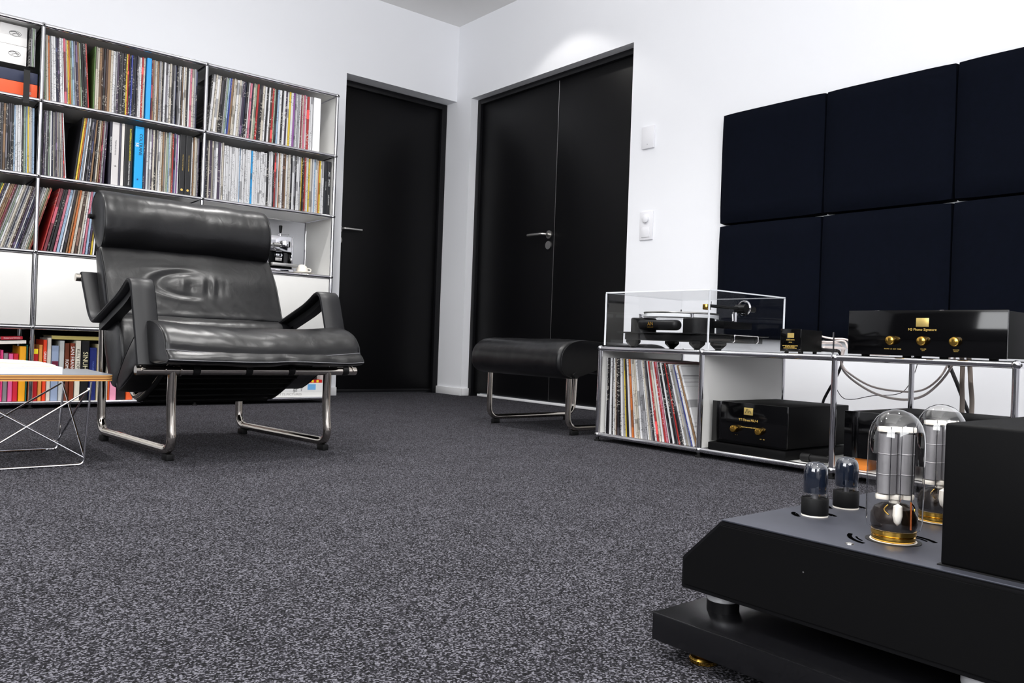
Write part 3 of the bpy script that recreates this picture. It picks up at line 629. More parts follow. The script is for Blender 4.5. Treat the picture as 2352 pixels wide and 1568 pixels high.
for s in (-1, 1):
    xr = .012 + s * .232
    b = NB(); pts = catm([(xr, .02, .300), (xr, .06, .300), (xr, .15, .264), (xr, .22, .226), (xr, .34, .172), (xr, .40, .170), (xr, .47, .225), (xr, .545, .34), (xr, .60, .47), (xr, .66, .60), (xr, .735, .76)], 8)
    atube(b, pts, .0095, 14); fin('side_rail', b, CHROMEW if s < 9 else RUBBER, CH)
    b = NB(); atube(b, [(xr - s * .004, p.y, p.z - .012) if p.y < .36 else (xr - s * .004, p.y + .012, p.z) for p in pts[8:]], .008, 10); fin('rail_sleeve', b, SLING, CH)
b = NB(); prof = catm([(0, .05, .284), (0, .15, .246), (0, .24, .205), (0, .34, .160), (0, .40, .158), (0, .475, .215), (0, .555, .34), (0, .615, .48), (0, .675, .61), (0, .735, .74)], 6)
rows = [[b.verts.new((x_, p.y, p.z)) for p in prof] for x_ in [-.21 + .445 * k / 6 for k in range(7)]]
for A_, B2 in zip(rows, rows[1:]):
    for k in range(len(prof) - 1): b.faces.new((A_[k], A_[k + 1], B2[k + 1], B2[k]))
r_2 = bmesh.ops.solidify(b, geom=b.faces[:], thickness=.006); fin('sling', b, SLING, CH)
for k in range(9):
    q = prof[3 + k * 3]; b = NB(); atube(b, [(-.21, q.y - .002, q.z - .008), (.235, q.y - .002, q.z - .008)], .0032, 8); fin('cross_spring', b, RUBBER, CH)
for xx in (-.165, .0, .145, .345):
    b = NB(); pts = [(xx, .020 + (rt + .002) * math.cos(a_), .270 + (rt + .002) * math.sin(a_)) for a_ in [math.radians(100 + 25 * k) for k in range(11)]]
    atube(b, pts, .002, 8, flat=(.0016, .011)); fin('strap_loop', b, SLING, CH)
# armrests
for s in (-1, 1):
    xa, xb = (cx - .352, cx - .282) if s < 0 else (cx + .270, cx + .345)
    path = roundp([(0, .010, .284), (0, .036, .36), (0, .108, .548), (0, .200, .496), (0, .475, .404), (0, .520, .428), (0, .632, .572)], .055, 8)
    b = NB(); secs = []
    xm_, hw_ = (xa + xb) / 2, (xb - xa) / 2
    for i, p in enumerate(path):
        a_ = path[max(0, i - 1)]; c_ = path[min(len(path) - 1, i + 1)]; t_ = (c_ - a_).normalized(); nr = Vector((0, -t_.z, t_.y))
        prof2 = [(-1, 0), (-.97, .005), (-.88, .0075), (0, .0085), (.88, .0075), (.97, .005), (1, 0), (.97, -.005), (.9, -.0065), (0, -.0065), (-.9, -.0065), (-.97, -.005)]
        secs.append([b.verts.new(Vector((xm_, p.y, p.z)) + Vector((q[0] * hw_, 0, 0)) + nr * q[1]) for q in prof2])
    for A_, B2 in zip(secs, secs[1:]):
        for k in range(12): b.faces.new((A_[k], A_[(k + 1) % 12], B2[(k + 1) % 12], B2[k]))
    b.faces.new(secs[0][::-1]); b.faces.new(secs[-1]); ar = fin('armrest', b, LEATH2, CH, 50)
    b = NB(); pp = [p for p in path if .13 < p.y < .47]
    rows = []
    for i, p in enumerate(pp): rows.append([b.verts.new((xm_ + dx, p.y - .012, p.z - dz)) for dx, dz in ((-.016, .008), (.016, .008), (.016, .030), (-.016, .030))])
    for A_, B2 in zip(rows, rows[1:]):
        for k in range(4): b.faces.new((A_[k], A_[(k + 1) % 4], B2[(k + 1) % 4], B2[k]))
    b.faces.new(rows[0][::-1]); b.faces.new(rows[-1]); fin('support_bar', b, BLKST, ar)
    b = NB()
    for ed in (-1, 1): atube(b, [Vector((xm_ + ed * hw_ * .97, p.y, p.z)) for p in path], .0022, 6)
    fin('piping', b, LEATH2, ar)
# cushions (outlines in y,z)
def d_head(x, y, z, t, n): return .004 * smooth_noise((x * 1, y, z), 9) + .0007 * smooth_noise((x * 2.5, y, z * .6), 26) * (1 if z > .74 else .2) - .004 * (1 - t * t) * 0
cushion('headrest', [(.600, .848), (.645, .866), (.69, .856), (.718, .820), (.716, .775), (.698, .735), (.668, .695), (.636, .664), (.600, .657), (.570, .682), (.555, .725), (.556, .775), (.573, .818)], -.285, .315, CH, LEATH, d_head)
def d_back(x, y, z, t, n):
    d = .004 * smooth_noise((x, y, z), 7)
    if n.y < -.2:
        cxx, czz = .0, .548; ex, ez = (x - cxx) / .125, (z - czz) / .042; r2 = ex * ex + ez * ez
        d += .007 * (1 - t * t)
        lf = max(0, min(1, (.03 - x) / .08)); q_ = math.sqrt(r2)
        d += lf * (-.0055 * math.exp(-((q_ - 1) / .2) ** 2) + .0025 * math.exp(-((q_ - 1.4) / .2) ** 2)) - .0035 * math.exp(-r2 * .9)
        for xf, am in ((-.040, .003), (-.008, -.0025), (.030, .0022), (.052, -.0042), (.072, .0026), (.088, -.0036), (.112, -.0018)):
            d += am * math.exp(-((x - xf - (z - .545) * .15) / .009) ** 2) * math.exp(-((z - .543) / .026) ** 2)
        if z < .50: d += .006 * smooth_noise((x * 1.0 + z * 1.6, 0, z * .5), 18) * ((.50 - z) / .07)
    return d
cushion('back_cushion', [(.590, .668), (.552, .628), (.512, .575), (.482, .515), (.456, .458), (.446, .432), (.470, .416), (.515, .418), (.548, .465), (.582, .54), (.606, .60), (.622, .655)], -.292, .322, CH, LEATH, d_back, nx=120, npts=14)
def d_low(x, y, z, t, n): return .004 * smooth_noise((x, y, z), 8) + .0012 * smooth_noise((x * 1.8, y, z), 20)
cushion('lumbar_cushion', [(.432, .432), (.392, .430), (.350, .412), (.316, .365), (.300, .300), (.310, .245), (.345, .200), (.385, .198), (.432, .235), (.472, .30), (.494, .36), (.498, .41), (.470, .428)], -.292, .318, CH, LEATH, d_low)
def d_seat(x, y, z, t, n):
    d = .005 * smooth_noise((x, y, z), 7)
    if n.z > 0: d += .0011 * smooth_noise((x * 2.0 + y * 2, y, z * 2), 14)
    dz = 0
    if z > .33: dz = -.014 * (1 - t * t)
    if z < .33 and y < .02: d += .0035 * smooth_noise((x * 1.3, y, z * .6), 16); dz = -.003 * (1 - t * t) + .004 * smooth_noise((x, 3, 1), 6)
    return (d, (0, 0, dz))
SEATO = [(-.112, .294), (-.142, .302), (-.136, .317), (-.116, .334), (-.108, .358), (-.078, .388), (-.03, .408), (.03, .416), (.09, .404), (.17, .362), (.245, .305), (.295, .255), (.325, .215), (.305, .188), (.25, .205), (.18, .240), (.10, .278), (.03, .296), (-.04, .290)]
so = cushion('seat_cushion', SEATO, -.300, .325, CH, LEATH, d_seat, nx=120, npts=10, seams=(30, 12))
b = NB()
for s in (-1, 1):
    xx = .014 + s * .318; atube(b, [(xx - s * .030, .685, .775), (xx, .680, .776)], .009, 16)
fin('headrest_knob', b, RUBBER, CH)

# ------------------------------------------------------------------ ottoman
OT = empty('ottoman', (.48, -1.54, 0), 'black leather footstool on chrome sled legs in front of the double door', 'ottoman')
def ol(p): return (p[0] - .48, p[1] + 1.54, p[2])
for y_ in (-1.27, -1.812):
    b = NB(); atube(b, [Vector(ol(p)) for p in roundp([(.205, y_, .245), (.205, y_, .030), (.755, y_, .030), (.765, y_, .245)], .055, 8)], .0125, 18); fin('sled_leg', b, CHROMEW, OT)
    for x_ in (.245, .715):
        b = NB(); abox(b, x_ - .48 - .02, x_ - .48 + .02, y_ + 1.54 - .010, y_ + 1.54 + .010, 0, .020, .003); fin('rubber_foot', b, RUBBER, OT)
for x_ in (.205, .768): bar('cross_bar', ol((x_, -1.855, .258)), ol((x_, -1.225, .258)), .0125, CHROMEW, OT); b = NB()
for x_ in (.205, .768):
    for y_ in (-1.857, -1.229): b = NB(); atube(b, [ol((x_, y_, .258)), ol((x_, y_ + .006, .258))], .014, 18); fin('end_cap', b, RUBBER, OT)
for y_ in (-1.845, -1.235):
    b = NB(); atube(b, [Vector(ol(p)) for p in roundp([(.195, y_ + .01, .265), (.225, y_ + .01, .306), (.74, y_ + .01, .306), (.775, y_ + .01, .265)], .02)], .006, 12); fin('side_rail', b, CHROMEW, OT)
b = NB(); abox(b, .23 - .48, .745 - .48, -.28, .28, .300, .306); fin('sling', b, SLING, OT)
def d_ott(x, y, z, t, n): return .004 * smooth_noise((x, y, z), 8) + .0015 * smooth_noise((x * 2, y * 2, z), 22) if n.z > -.5 else 0
ou = [(.116, .288), (.146, .254), (.200, .242), (.240, .262), (.262, .318), (.34, .324), (.49, .322), (.64, .322), (.71, .318), (.735, .262), (.775, .242), (.828, .254), (.855, .295), (.852, .340), (.82, .375), (.76, .398), (.66, .402), (.48, .394), (.34, .404), (.24, .408), (.165, .392), (.12, .350)]
oc = cushion('cushion', [(a_ - .485, z_) for a_, z_ in ou], -.305, .305, None, LEATH, d_ott, nx=60, npts=8)
oc.parent = OT; oc.rotation_euler = (0, 0, -math.pi / 2)   # outline y -> x
# ------------------------------------------------------------------ side table
ST = empty('side_table', (-1.80, -1.64, 0), 'low wire-legged table with plywood-edged grey top at the left edge', 'table')
tx0, tx1, ty0, ty1 = -1.975, -1.583, -1.815, -1.465; zt = .236
def rr_poly(x0, x1, y0, y1, r, n=6):
    out = []
    for (cx_, cy_, a0) in ((x1 - r, y1 - r, 0), (x0 + r, y1 - r, 90), (x0 + r, y0 + r, 180), (x1 - r, y0 + r, 270)):
        for k in range(n + 1): a_ = math.radians(a0 + 90 * k / n); out.append((cx_ + r * math.cos(a_) + 1.80, cy_ + r * math.sin(a_) + 1.64))
    return out
pol = rr_poly(tx0, tx1, ty0, ty1, .025)
b = NB(); aprism(b, pol, zt + .0165, zt + .018, 'z'); fin('tabletop', b, LAMIN, ST)
for k in range(5):
    b = NB(); q = 0 if k % 2 == 0 else .0006; aprism(b, rr_poly(tx0 + q, tx1 - q, ty0 + q, ty1 - q, .025), zt + .0033 * k, zt + .0033 * (k + 1), 'z'); fin('ply_layer', b, BIRCH if k % 2 == 0 else BIRCHD, ST)
b = NB(); rw = .0033
def tl(p): return (p[0] + 1.80, p[1] + 1.64, p[2])
xl, xr_, yf, yb, zb, ztp = -1.935, -1.655, -1.815, -1.465, .0035, zt - .002
base = roundp([(xl, yf, ztp), (xl, yf, zb), (xr_, yf, zb), (xr_ + .012, yf, ztp)], .015); atube(b, [tl(p) for p in base], rw, 8); fin('wire_base', b, CHROME, ST); b = NB()
base = roundp([(xl, yb, ztp), (xl, yb, zb), (xr_, yb, zb), (xr_ + .012, yb, ztp)], .015); atube(b, [tl(p) for p in base], rw, 8)
fin('wire_base', b, CHROME, ST)
for (p, q) in (((xl, yf, .20), (xr_, yf, .022)), ((xl, yf, .022), (xr_ + .012, yf, .215)), ((xl, yb, .20), (xr_, yb, .022)), ((xl, yb, .022), (xr_ + .012, yb, .215)), ((xr_ + .006, yf, .215), (xr_, yb, .03)), ((xr_, yf, .03), (xr_ + .006, yb, .215))):
    b = NB(); atube(b, [tl(p), tl(q)], rw * .85, 8); fin('wire_strut', b, CHROME, ST)
e = flatbook('book', -2.03, -1.713, -1.80, -1.50, .2545, .2735, (214, 214, 222), 'thick white book lying on the low side table')
mg = empty('magazine', (-1.87, -1.64, .274), 'open yellowish magazine lying on the white book', 'magazine')
b = NB(); n_ = 14; th_ = .0012
top = [(-.145 + .29 * k / n_, .0035 + .0065 * math.sin(math.pi * min(1, (k / n_) * 1.05)) ** .7) for k in range(n_ + 1)]
aprism(b, [(-.145, 0)] + [(a_, z_) for a_, z_ in top] + [(.145, 0)], -.13, .12, 'y'); fin('pages', b, plain((228, 222, 190)), mg)
b = NB(); aprism(b, [(a_, z_ + .0002) for a_, z_ in top] + [(a_, z_ + .001) for a_, z_ in reversed(top)], -.131, .121, 'y'); fin('cover', b, plain((222, 220, 214)), mg)

# ------------------------------------------------------------------ hi-fi rack
RK = empty('hifi_rack', (0, 0, 0), 'low chrome tube rack with white panels carrying the hi-fi equipment', 'rack')
RX0, RX1 = .202, .722; RY = [-1.994 - .508 * i for i in range(4)]; RZ = (.026, .376)
for y_ in RY:
    for z_ in RZ:
        for x_ in (RX0, RX1): ball_part((x_, y_, z_), RK)
        tube_part((RX0, y_, z_), (RX1, y_, z_), RK)
    for x_ in (RX0, RX1): tube_part((x_, y_, RZ[0]), (x_, y_, RZ[1]), RK); foot_part((x_, y_, .016), RK)
for a_, c_ in zip(RY, RY[1:]):
    for z_ in RZ:
        for x_ in (RX0, RX1): tube_part((x_, a_, z_), (x_, c_, z_), RK)
    box('bottom_panel', PANELW, RX0 + .008, RX1 - .008, c_ + .006, a_ - .006, .022, .030, RK)
    box('top_panel', PANELW, RX0 + .008, RX1 - .008, c_ + .006, a_ - .006, .372, .380, RK)
for y_ in RY[:2]: box('divider_panel', PANELW, RX0 + .010, RX1 - .010, y_ - .004, y_ + .004, .034, .368, RK)
# records in the rack (thin slabs turned to face -x)
def rackrun(seq, y0, y1, t0, t1):
    ws = [R.uniform(.7, 1.3) for _ in seq]; s = abs(y1 - y0) / sum(ws); y = y0
    for i, (ch, wv) in enumerate(zip(seq, ws)):
        wv *= s; q = (y - y0) / (y1 - y0); tl_ = math.asin((t0 * (1 - q) + t1 * q) / .315); cf = min(1, .97 - .97 * abs(t1 - t0) / abs(y1 - y0))
        o = bpy.data.objects.new('record', REC); o.scale = ((wv * cf - .0008) * math.cos(tl_) / .008, 1, .985)
        # local x -> -y, local y -> +x ; lean (tilt) about local y
        o.matrix_world = Matrix.Translation((.222 + R.uniform(0, .006), y - wv / 2, .0312 + abs(math.sin(tl_)) * wv / 2)) @ Matrix.Rotation(-math.pi / 2, 4, 'Z') @ Matrix.Rotation(tl_, 4, 'Y') @ Matrix.Diagonal((o.scale[0], 1, .985, 1))
        COL.objects.link(o); o.material_slots[0].link = 'OBJECT'; o.material_slots[0].material = SP[ch]
        tag(o, '%s record sleeve in the hi-fi rack, %s from its left end' % (PAL[ch][1], ordn(i + 1)), 'record', 'records in the hi-fi rack'); y -= wv
rackrun('wkkwkweBkdwgykwoweewggwegdwrewrPwkwkkrkdwegbwtw', -2.010, -2.494, -.0, -.110)

# ---- turntable
TT = empty('turntable', (.42, -2.26, .3805), 'black turntable with a thick white platter under a clear cover', 'turntable')
def q(p): return (p[0] - .42, p[1] + 2.26, p[2] - .3805)
def TB(n, m, x0, x1, y0, y1, z0_, z1_, bev=.002): return box(n, m, x0 - .42, x1 - .42, y0 + 2.26, y1 + 2.26, z0_ - .3805, z1_ - .3805, TT, bev)
TB('deck', BLKST, .24, .62, -2.500, -2.045, .442, .447, .001); TB('deck_body', BLKST, .255, .60, -2.485, -2.075, .416, .4415)
def foot3(x_, y_):
    lathe('foot', BLKST, [(.015, 0), (.015, .0035), (.010, .0065), (.027, .022), (.030, .026), (.030, .0355)], q((x_, y_, .3805)), TT, 6)
for p in ((.285, -2.095), (.270, -2.425), (.335, -2.472), (.52, -2.10)): foot3(*p)  # one of the close front pair is added for a refracted image in the cover
def cyl(n, m, x_, y_, r, z0_, z1_, bv=.004, nn=40): lathe(n, m, [(0, z0_), (r - bv, z0_), (r, z0_ + bv * .5), (r, z1_ - bv), (r - bv, z1_), (0, z1_)], (x_ - .42, y_ + 2.26, -.3805), TT, nn)
cyl('motor', BLKST, .37, -2.072, .052, .447, .507); cyl('motor', BLKST, .36, -2.36, .060, .447, .507); cyl('motor', BLKST, .55, -2.22, .05, .447, .507)
b = NB(); pts = [(.262, -2.145, .476), (.262, -2.17, .476), (.262, -2.27, .476), (.262, -2.305, .476)]
abox(b, .25 - .42, .30 - .42, -2.335 + 2.26, -2.135 + 2.26, .456 - .3805, .4965 - .3805, .019, 5); sw = fin('switch_pod', b, BLKST, TT)
text('AN', .020, q((.2495, -2.212, .4795)), FX, FZ, GOLD, sw); text('AUDIO NOTE', .005, q((.2495, -2.212, .4665)), FX, FZ, GOLD, sw)
cyl('platter', ACRW, .43, -2.215, .150, .509, .523, .002, 72); cyl('platter_rim', BLKGL, .43, -2.215, .1475, .523, .5255, .001, 72); cyl('record_mat', STEEL, .43, -2.215, .149, .5255, .5305, .001, 72)
cyl('spindle', CHROME, .43, -2.215, .0035, .5305, .545, .001, 16)
for (x_, y_) in ((.335, -2.085), (.335, -2.345), (.56, -2.22)): cyl('pulley', CHROME, x_, y_, .0065, .507, .518, .001, 16); cyl('pulley_cap', CHROME, x_, y_, .008, .518, .5225, .001, 16)
# tonearm
TB('arm_board', BLKMT, .36, .54, -2.475, -2.415, .470, .496); cyl('arm_pillar', CHROME, .463, -2.45, .010, .496, .535, .002, 24)
b = NB(); c0 = Vector(q((.50, -2.465, .552))); atube(b, [c0 + Vector((0, .026 * math.cos(a_), .026 * math.sin(a_))) for a_ in [2 * math.pi * k / 28 for k in range(28)]], .0045, 8, True); fin('bearing_ring', b, CHROME, TT)
b = NB(); atube(b, [q((.485, -2.485, .548)), q((.485, -2.44, .548))], .017, 20); fin('bearing_housing', b, BLKST, TT)
b = NB(); atube(b, [q((.49, -2.462, .549)), q((.345, -2.418, .553))], .0062, 12); fin('arm_tube', b, BLKST, TT)
b = NB(); atube(b, [q((.50, -2.465, .549)), q((.545, -2.480, .548))], .011, 20); fin('counterweight', b, BLKST, TT)
b = NB(); abox(b, -.026, .012, -.010, .010, -.016, .005, .002); o = fin('headshell', b, GOLD, TT); o.location = q((.337, -2.415, .553)); o.rotation_euler = (0, 0, math.radians(17))
b = NB(); atube(b, [q((.345, -2.425, .555)), q((.335, -2.434, .568))], .0012, 6); fin('finger_lift', b, BLKST, TT)
b = NB(); atube(b, [q((.43, -2.465, .498)), q((.44, -2.455, .525))], .003, 8); fin('arm_rest_clip', b, CHROME, TT)
# acrylic cover: own thing, a lift-off dust cover
CV = empty('dust_cover', (.45, -2.264, .3892), 'clear acrylic dust cover over the turntable', 'dust cover')
hx, hy, hz, ta = .242, .2565, .210, .005
for nm, a in (('front_pane', (-hx, -hx + ta, -hy, hy, 0, hz)), ('back_pane', (hx - ta, hx, -hy, hy, 0, hz)), ('side_pane', (-hx + ta, hx - ta, -hy, -hy + ta, 0, hz)), ('side_pane', (-hx + ta, hx - ta, hy - ta, hy, 0, hz)), ('top_pane', (-hx, hx, -hy, hy, hz, hz + ta))):
    bm = NB(); x0, x1, y0, y1, z0_, z1_ = a
    # a single sheet in the middle of the pane's thickness, plus the visible polished edge below
    abox(bm, *a); fin(nm, bm, ACRYL, CV, 0)
for a in ((-hx, -hx + .005, -hy - .0005, -hy + .0045, .001, hz), (-hx - .0005, -hx + .0045, hy - .004, hy + .001, .001, hz), (hx - .004, hx + .001, -hy - .0005, -hy + .0045, .001, hz), (-hx - .0004, -hx + .004, -hy, hy, hz + .001, hz + .0055), (-hx, hx, -hy - .0005, -hy + .004, hz + .001, hz + .0055), (hx - .003, hx + .0005, -hy, hy, hz + .001, hz + .0052), (-hx, hx, hy - .003, hy + .0005, hz + .001, hz + .0052)):
    box('polished_edge', ACEDGE, *a, parent=CV)
b = NB(); y_ = -hy - .007
atube(b, roundp([(-.094, -hy, .028), (-.094, y_, .032), (-.094, y_, .055), (.055, y_, .055), (.055, y_, .032), (.055, -hy, .028)], .006), .0028, 10)
fin('handle', b, CHROME, CV)

# ---- small black step-up box
SB = empty('transformer_box', (.25, -2.823, .3805), 'small black box with gold nameplate between turntable and preamplifier', 'hi-fi box')
box('case', BLKMT, .004, .135, -.036, .036, .012, .084, SB, .002); fp = box('front_plate', BLKGL, 0, .004, -.038, .038, .010, .086, SB, .001)
for (a_, c_) in ((.02, .025), (.02, -.025), (.11, .025), (.11, -.025)): lathe('foot', RUBBER, [(.006, 0), (.007, .012), (0, .012)], (a_, c_, 0), SB, 14)
box('nameplate', GOLDP, -.001, 0, -.013, .011, .056, .072, SB); text('AUDIO NOTE', .005, (-.0005, 0, .049), FX, FZ, GOLDT, SB); text('AN-S8', .0042, (-.0005, 0, .041), FX, FZ, GOLDT, SB)
text('MC MATCHING TRANSFORMER\nSILVER SECONDARY\nHAND MADE IN ENGLAND', .0040, (-.0005, 0, .0255), FX, FZ, GOLDT, SB)
b = NB()
PRE = empty('preamplifier', (.20, -3.273, .3805), 'wide black preamplifier with three gold knobs on the top of the rack', 'amplifier')
box('case', BLKMT, .006, .42, -.218, .218, .012, .140, PRE, .002); box('front_plate', BLKGL, 0, .006, -.222, .222, .010, .142, PRE, .001)
for (a_, c_) in ((.03, .18), (.03, .055), (.03, -.05), (.03, -.18), (.38, .18), (.38, -.18)): lathe('foot', RUBBER, [(.011, 0), (.012, .012), (0, .012)], (a_, c_, 0), PRE, 16)
box('nameplate', GOLDP, -.0012, 0, -.018, .018, .0945, .1195, PRE, .0005); text('M3 Phono Signature', .0098, (-.0006, 0, .0862), FX, FZ, GOLDT, PRE)
def knob(parent, y_, z_, r=.0135, dp=.020):
    k_ = lathe('knob', GOLD, [(r * .9, 0), (r, -.002), (r, -dp + .003), (r * .86, -dp), (r * .5, -dp - .0015), (0, -dp - .002)], (0, y_, z_), parent, 32, 'x')
    return k_
for y_, tx_ in ((.085, 'PHONO  CD  AUX  TUNER'), (-.005, 'VOLUME\nLEFT'), (-.094, 'VOLUME\nRIGHT')): knob(PRE, y_, .0535); text(tx_, .0042, (-.0006, y_ + (.0 if 'VOL' in tx_ else -.002), .0285), FX, FZ, GOLDT, PRE)
PS = empty('power_supply', (.24, -2.678, .0622), 'black turntable power supply with gold badge and two gold knobs in the rack', 'hi-fi box')
box('case', BLKMT, .006, .40, -.149, .149, .002, .142, PS, .002); box('front_plate', BLKGL, 0, .006, -.151, .151, 0, .144, PS, .001)
pl_ = box('nameplate', GOLDP, -.0012, 0, -.018, .018, .104, .129, PS, .0005)
b = NB(); atube(b, [Vector((-.0016, -a_, z_)) for a_, z_ in ((-.012, .110), (-.006, .124), (-.002, .124), (-.001, .110), (.004, .119), (.008, .118), (.009, .111), (.0115, .112))], .0008, 6); fin('monogram', b, KPRINT, pl_)
text('TT-Three PSU 4', .0115, (-.0006, 0, .0855), FX, FZ, GOLDT, PS); text('TURNTABLE POWER SUPPLY', .0048, (-.0006, -.004, .061), FX, FZ, GOLDT, PS)
for y_ in (.048, -.052): knob(PS, y_, .053, .0125, .022)
text('\u2022   \u2022', .006, (-.0006, .046, .031), FX, FZ, GOLDT, PS); text('OFF    ON', .0042, (-.0006, -.058, .026), FX, FZ, GOLDT, PS)
pb = box('equipment_plinth', BLKMT, 0, .45, -.155, .155, 0, .0285, None, .002); pb.location = (.215, -2.686, .0305); tag(pb, 'black slab plinth under the power supply in the rack', 'plinth')
M3 = empty('power_amplifier', (.25, -3.24, .0305), 'plain black equipment box in the right rack module behind the glass tubes', 'hi-fi box')
box('case', BLKMT, .006, .42, -.215, .215, .040, .180, M3, .002); box('front_plate', BLKGL, 0, .006, -.218, .218, .038, .182, M3, .001)
for (a_, c_) in ((.05, .17), (.05, -.17), (.36, .17), (.36, -.17)): box('wood_block', plain((206, 120, 40)), a_ - .03, a_ + .03, c_ - .02, c_ + .02, 0, .038, M3, .001)
# plug and cables
pg = empty('cable_plug', (.27, -2.93, .0305), 'black power plug with a round end lying beside the power supply', 'plug')
b = NB(); atube(b, [(0, .062, .015), (0, .03, .015)], .014, 20); atube(b, [(0, .03, .015), (0, -.045, .017)], .011, 16); fin('body', b, RUBBER, pg); b = NB(); atube(b, [(-.002, .064, .015), (-.002, .062, .015)], .006, 14); fin('pin', b, CHROME, pg)
def cable(pts, r, m, lab, flat=None, name='cable'):
    b = NB(); atube(b, catm(pts, 6), r, 8, flat=flat); o = fin(name, b, m); tag(o, lab, 'cable'); return o
YZ = lambda L_, x_=.745: [(x_, a_, c_) for a_, c_ in L_]
cable([(.50, -2.80, .41), (.70, -2.765, .41), (.740, -2.745, .398)] + YZ([(-2.735, .345), (-2.775, .298), (-2.866, .250), (-2.962, .234), (-3.037, .250), (-3.094, .300), (-3.133, .36)]) + [(.742, -3.142, .398), (.66, -3.15, .41)], .0042, CABW, 'pale cable hanging in the lower loop behind the rack')
cable([(.50, -2.785, .425), (.70, -2.745, .428), (.756, -2.73, .405)] + YZ([(-2.725, .355), (-2.76, .315), (-2.85, .272), (-2.962, .262), (-3.03, .272), (-3.08, .31), (-3.11, .36)], .764) + [(.76, -3.118, .40), (.67, -3.125, .428)], .0036, CABW, 'pale cable hanging in the upper loop behind the rack')
cable([(.52, -2.755, .398), (.70, -2.722, .402), (.76, -2.716, .396)] + YZ([(-2.713, .355), (-2.693, .300), (-2.655, .23), (-2.640, .19), (-2.63, .10)], .788), .0055, CABK, 'thick black cable slanting down behind the power supply')
cable([(.45, -2.735, .415), (.69, -2.68, .41), (.78, -2.668, .405)] + YZ([(-2.666, .357), (-2.665, .29), (-2.700, .226), (-2.744, .216), (-2.825, .236), (-2.914, .248), (-2.953, .276), (-2.985, .355)], .815) + [(.79, -2.99, .405), (.68, -3.02, .41)], .0014, CABK, 'thin black wire sagging behind the rack')
cable([(.64, -3.07, .445), (.78, -3.078, .43)] + YZ([(-3.085, .37), (-3.116, .301), (-3.142, .237), (-3.18, .15)], .835), .0065, CABK, 'thick dark cable dropping behind the preamplifier')
cable([(.66, -3.163, .42), (.74, -3.160, .405)] + YZ([(-3.157, .37), (-3.158, .30), (-3.161, .238), (-3.16, .14)], .772), .006, CABB, 'left one of the two flat beige cables behind the rack', (.003, .008))
cable([(.66, -3.185, .42), (.74, -3.183, .405)] + YZ([(-3.180, .37), (-3.186, .30), (-3.192, .238), (-3.19, .14)], .772), .006, CABB, 'right one of the two flat beige cables behind the rack', (.003, .008))
cable([(.402, -2.83, .450), (.40, -2.885, .440), (.42, -2.93, .437), (.46, -2.95, .405), (.72, -2.955, .395)], .005, CABW, 'upper pale flat lead behind the small black box', (.003, .006))
cable([(.402, -2.83, .428), (.40, -2.88, .428), (.41, -2.925, .432), (.45, -2.935, .398), (.70, -2.935, .392)], .005, CABW, 'lower pale flat lead behind the small black box', (.003, .006))
cable([(.402, -2.83, .402), (.402, -2.87, .400), (.40, -2.905, .399)], .006, CABK, 'short thick black lead leaving the small black box')
gp = empty('grounding_post', (.36, -2.915, .3805), 'small upright metal post beside the small black box', 'post')
b = NB(); atube(b, [(0, 0, 0), (0, 0, .075)], .0025, 10); fin('rod', b, CHROME, gp); b = NB(); atube(b, [(0, 0, .062), (0, 0, .080)], .0045, 12); fin('cap', b, CHROME, gp)

# ------------------------------------------------------------------ valve amplifier in the foreground
PL = box('amplifier_plinth', PLINTH, 0, .42, -.62, 0, 0, .0345, None, .0015); PL.location = (-1.391, -3.659, .020)
PLE = empty('equipment_plinth', (-1.391, -3.659, 0), 'polished black slab on gold feet under the valve amplifier', 'plinth'); PL.name = 'slab'; PL.parent = PLE; PL.location = (0, 0, .020)
for (a_, c_) in ((.035, -.055), (.38, -.055), (.035, -.56), (.38, -.56)):
    lathe('gold_foot', GOLD, [(.014, 0), (.0175, .0015), (.0180, .006), (.0165, .0085), (.011, .0095), (.010, .020), (0, .020)], (a_, c_, 0), PLE, 36)
AM = empty('valve_amplifier', (-1.349, -3.668, .0545), 'black valve amplifier with glass tubes standing in the right foreground', 'amplifier')
H = .1245
def prof_in(g): return [(0 - g, .0265 + g), (0 - g, .0655 - g * .4), (-.058 - g * .45, H - g), (-.60 + g, H - g), (-.60 + g, .0265 + g)]
b = NB(); aprism(b, [(0, .0265), (0, .0655), (-.058, H - .002), (-.60, H - .002), (-.60, .0265)], .002, .40, 'x', .0012); fin('chassis', b, BLKST, AM)
b = NB(); aprism(b, [(a_, z_) for a_, z_ in prof_in(.0055)], -.0025, .002, 'x', .0015); sp_ = fin('side_panel', b, BLKMT, AM)
b = NB(); abox(b, .0015, .398, -.598, -.0585, H - .002, H, .0006); fin('top_plate', b, AMPTOP, AM)
for (a_, c_) in ((.040, -.038), (.36, -.038), (.030, -.352), (.36, -.352)):
    lathe('foot', BLKST, [(.0205, 0), (.0205, .0135), (0, .0135)], (a_, c_, 0), AM, 40); lathe('foot_ring', MATS['satin_silver'], [(.0200, .0136), (.0205, .015), (.0205, .0265), (0, .0265)], (a_, c_, 0), AM, 40)
def al(x_, y_, z_=0): return (x_ + 1.349, y_ + 3.668, z_ - .0545)
for (x_, y_) in ((-1.328, -3.882), (-1.328, -3.75)): lathe('screw', STEEL, [(.0045, H), (.0042, H + .0012), (.002, H + .0020), (0, H + .0021)], (x_ + 1.349, y_ + 3.668, 0), AM, 20) if y_ < -3.8 else None
lathe('screw', STEEL, [(.0010, -.0032), (0, -.0034)], al(-1.349, -3.842, .142), AM, 8, 'x')
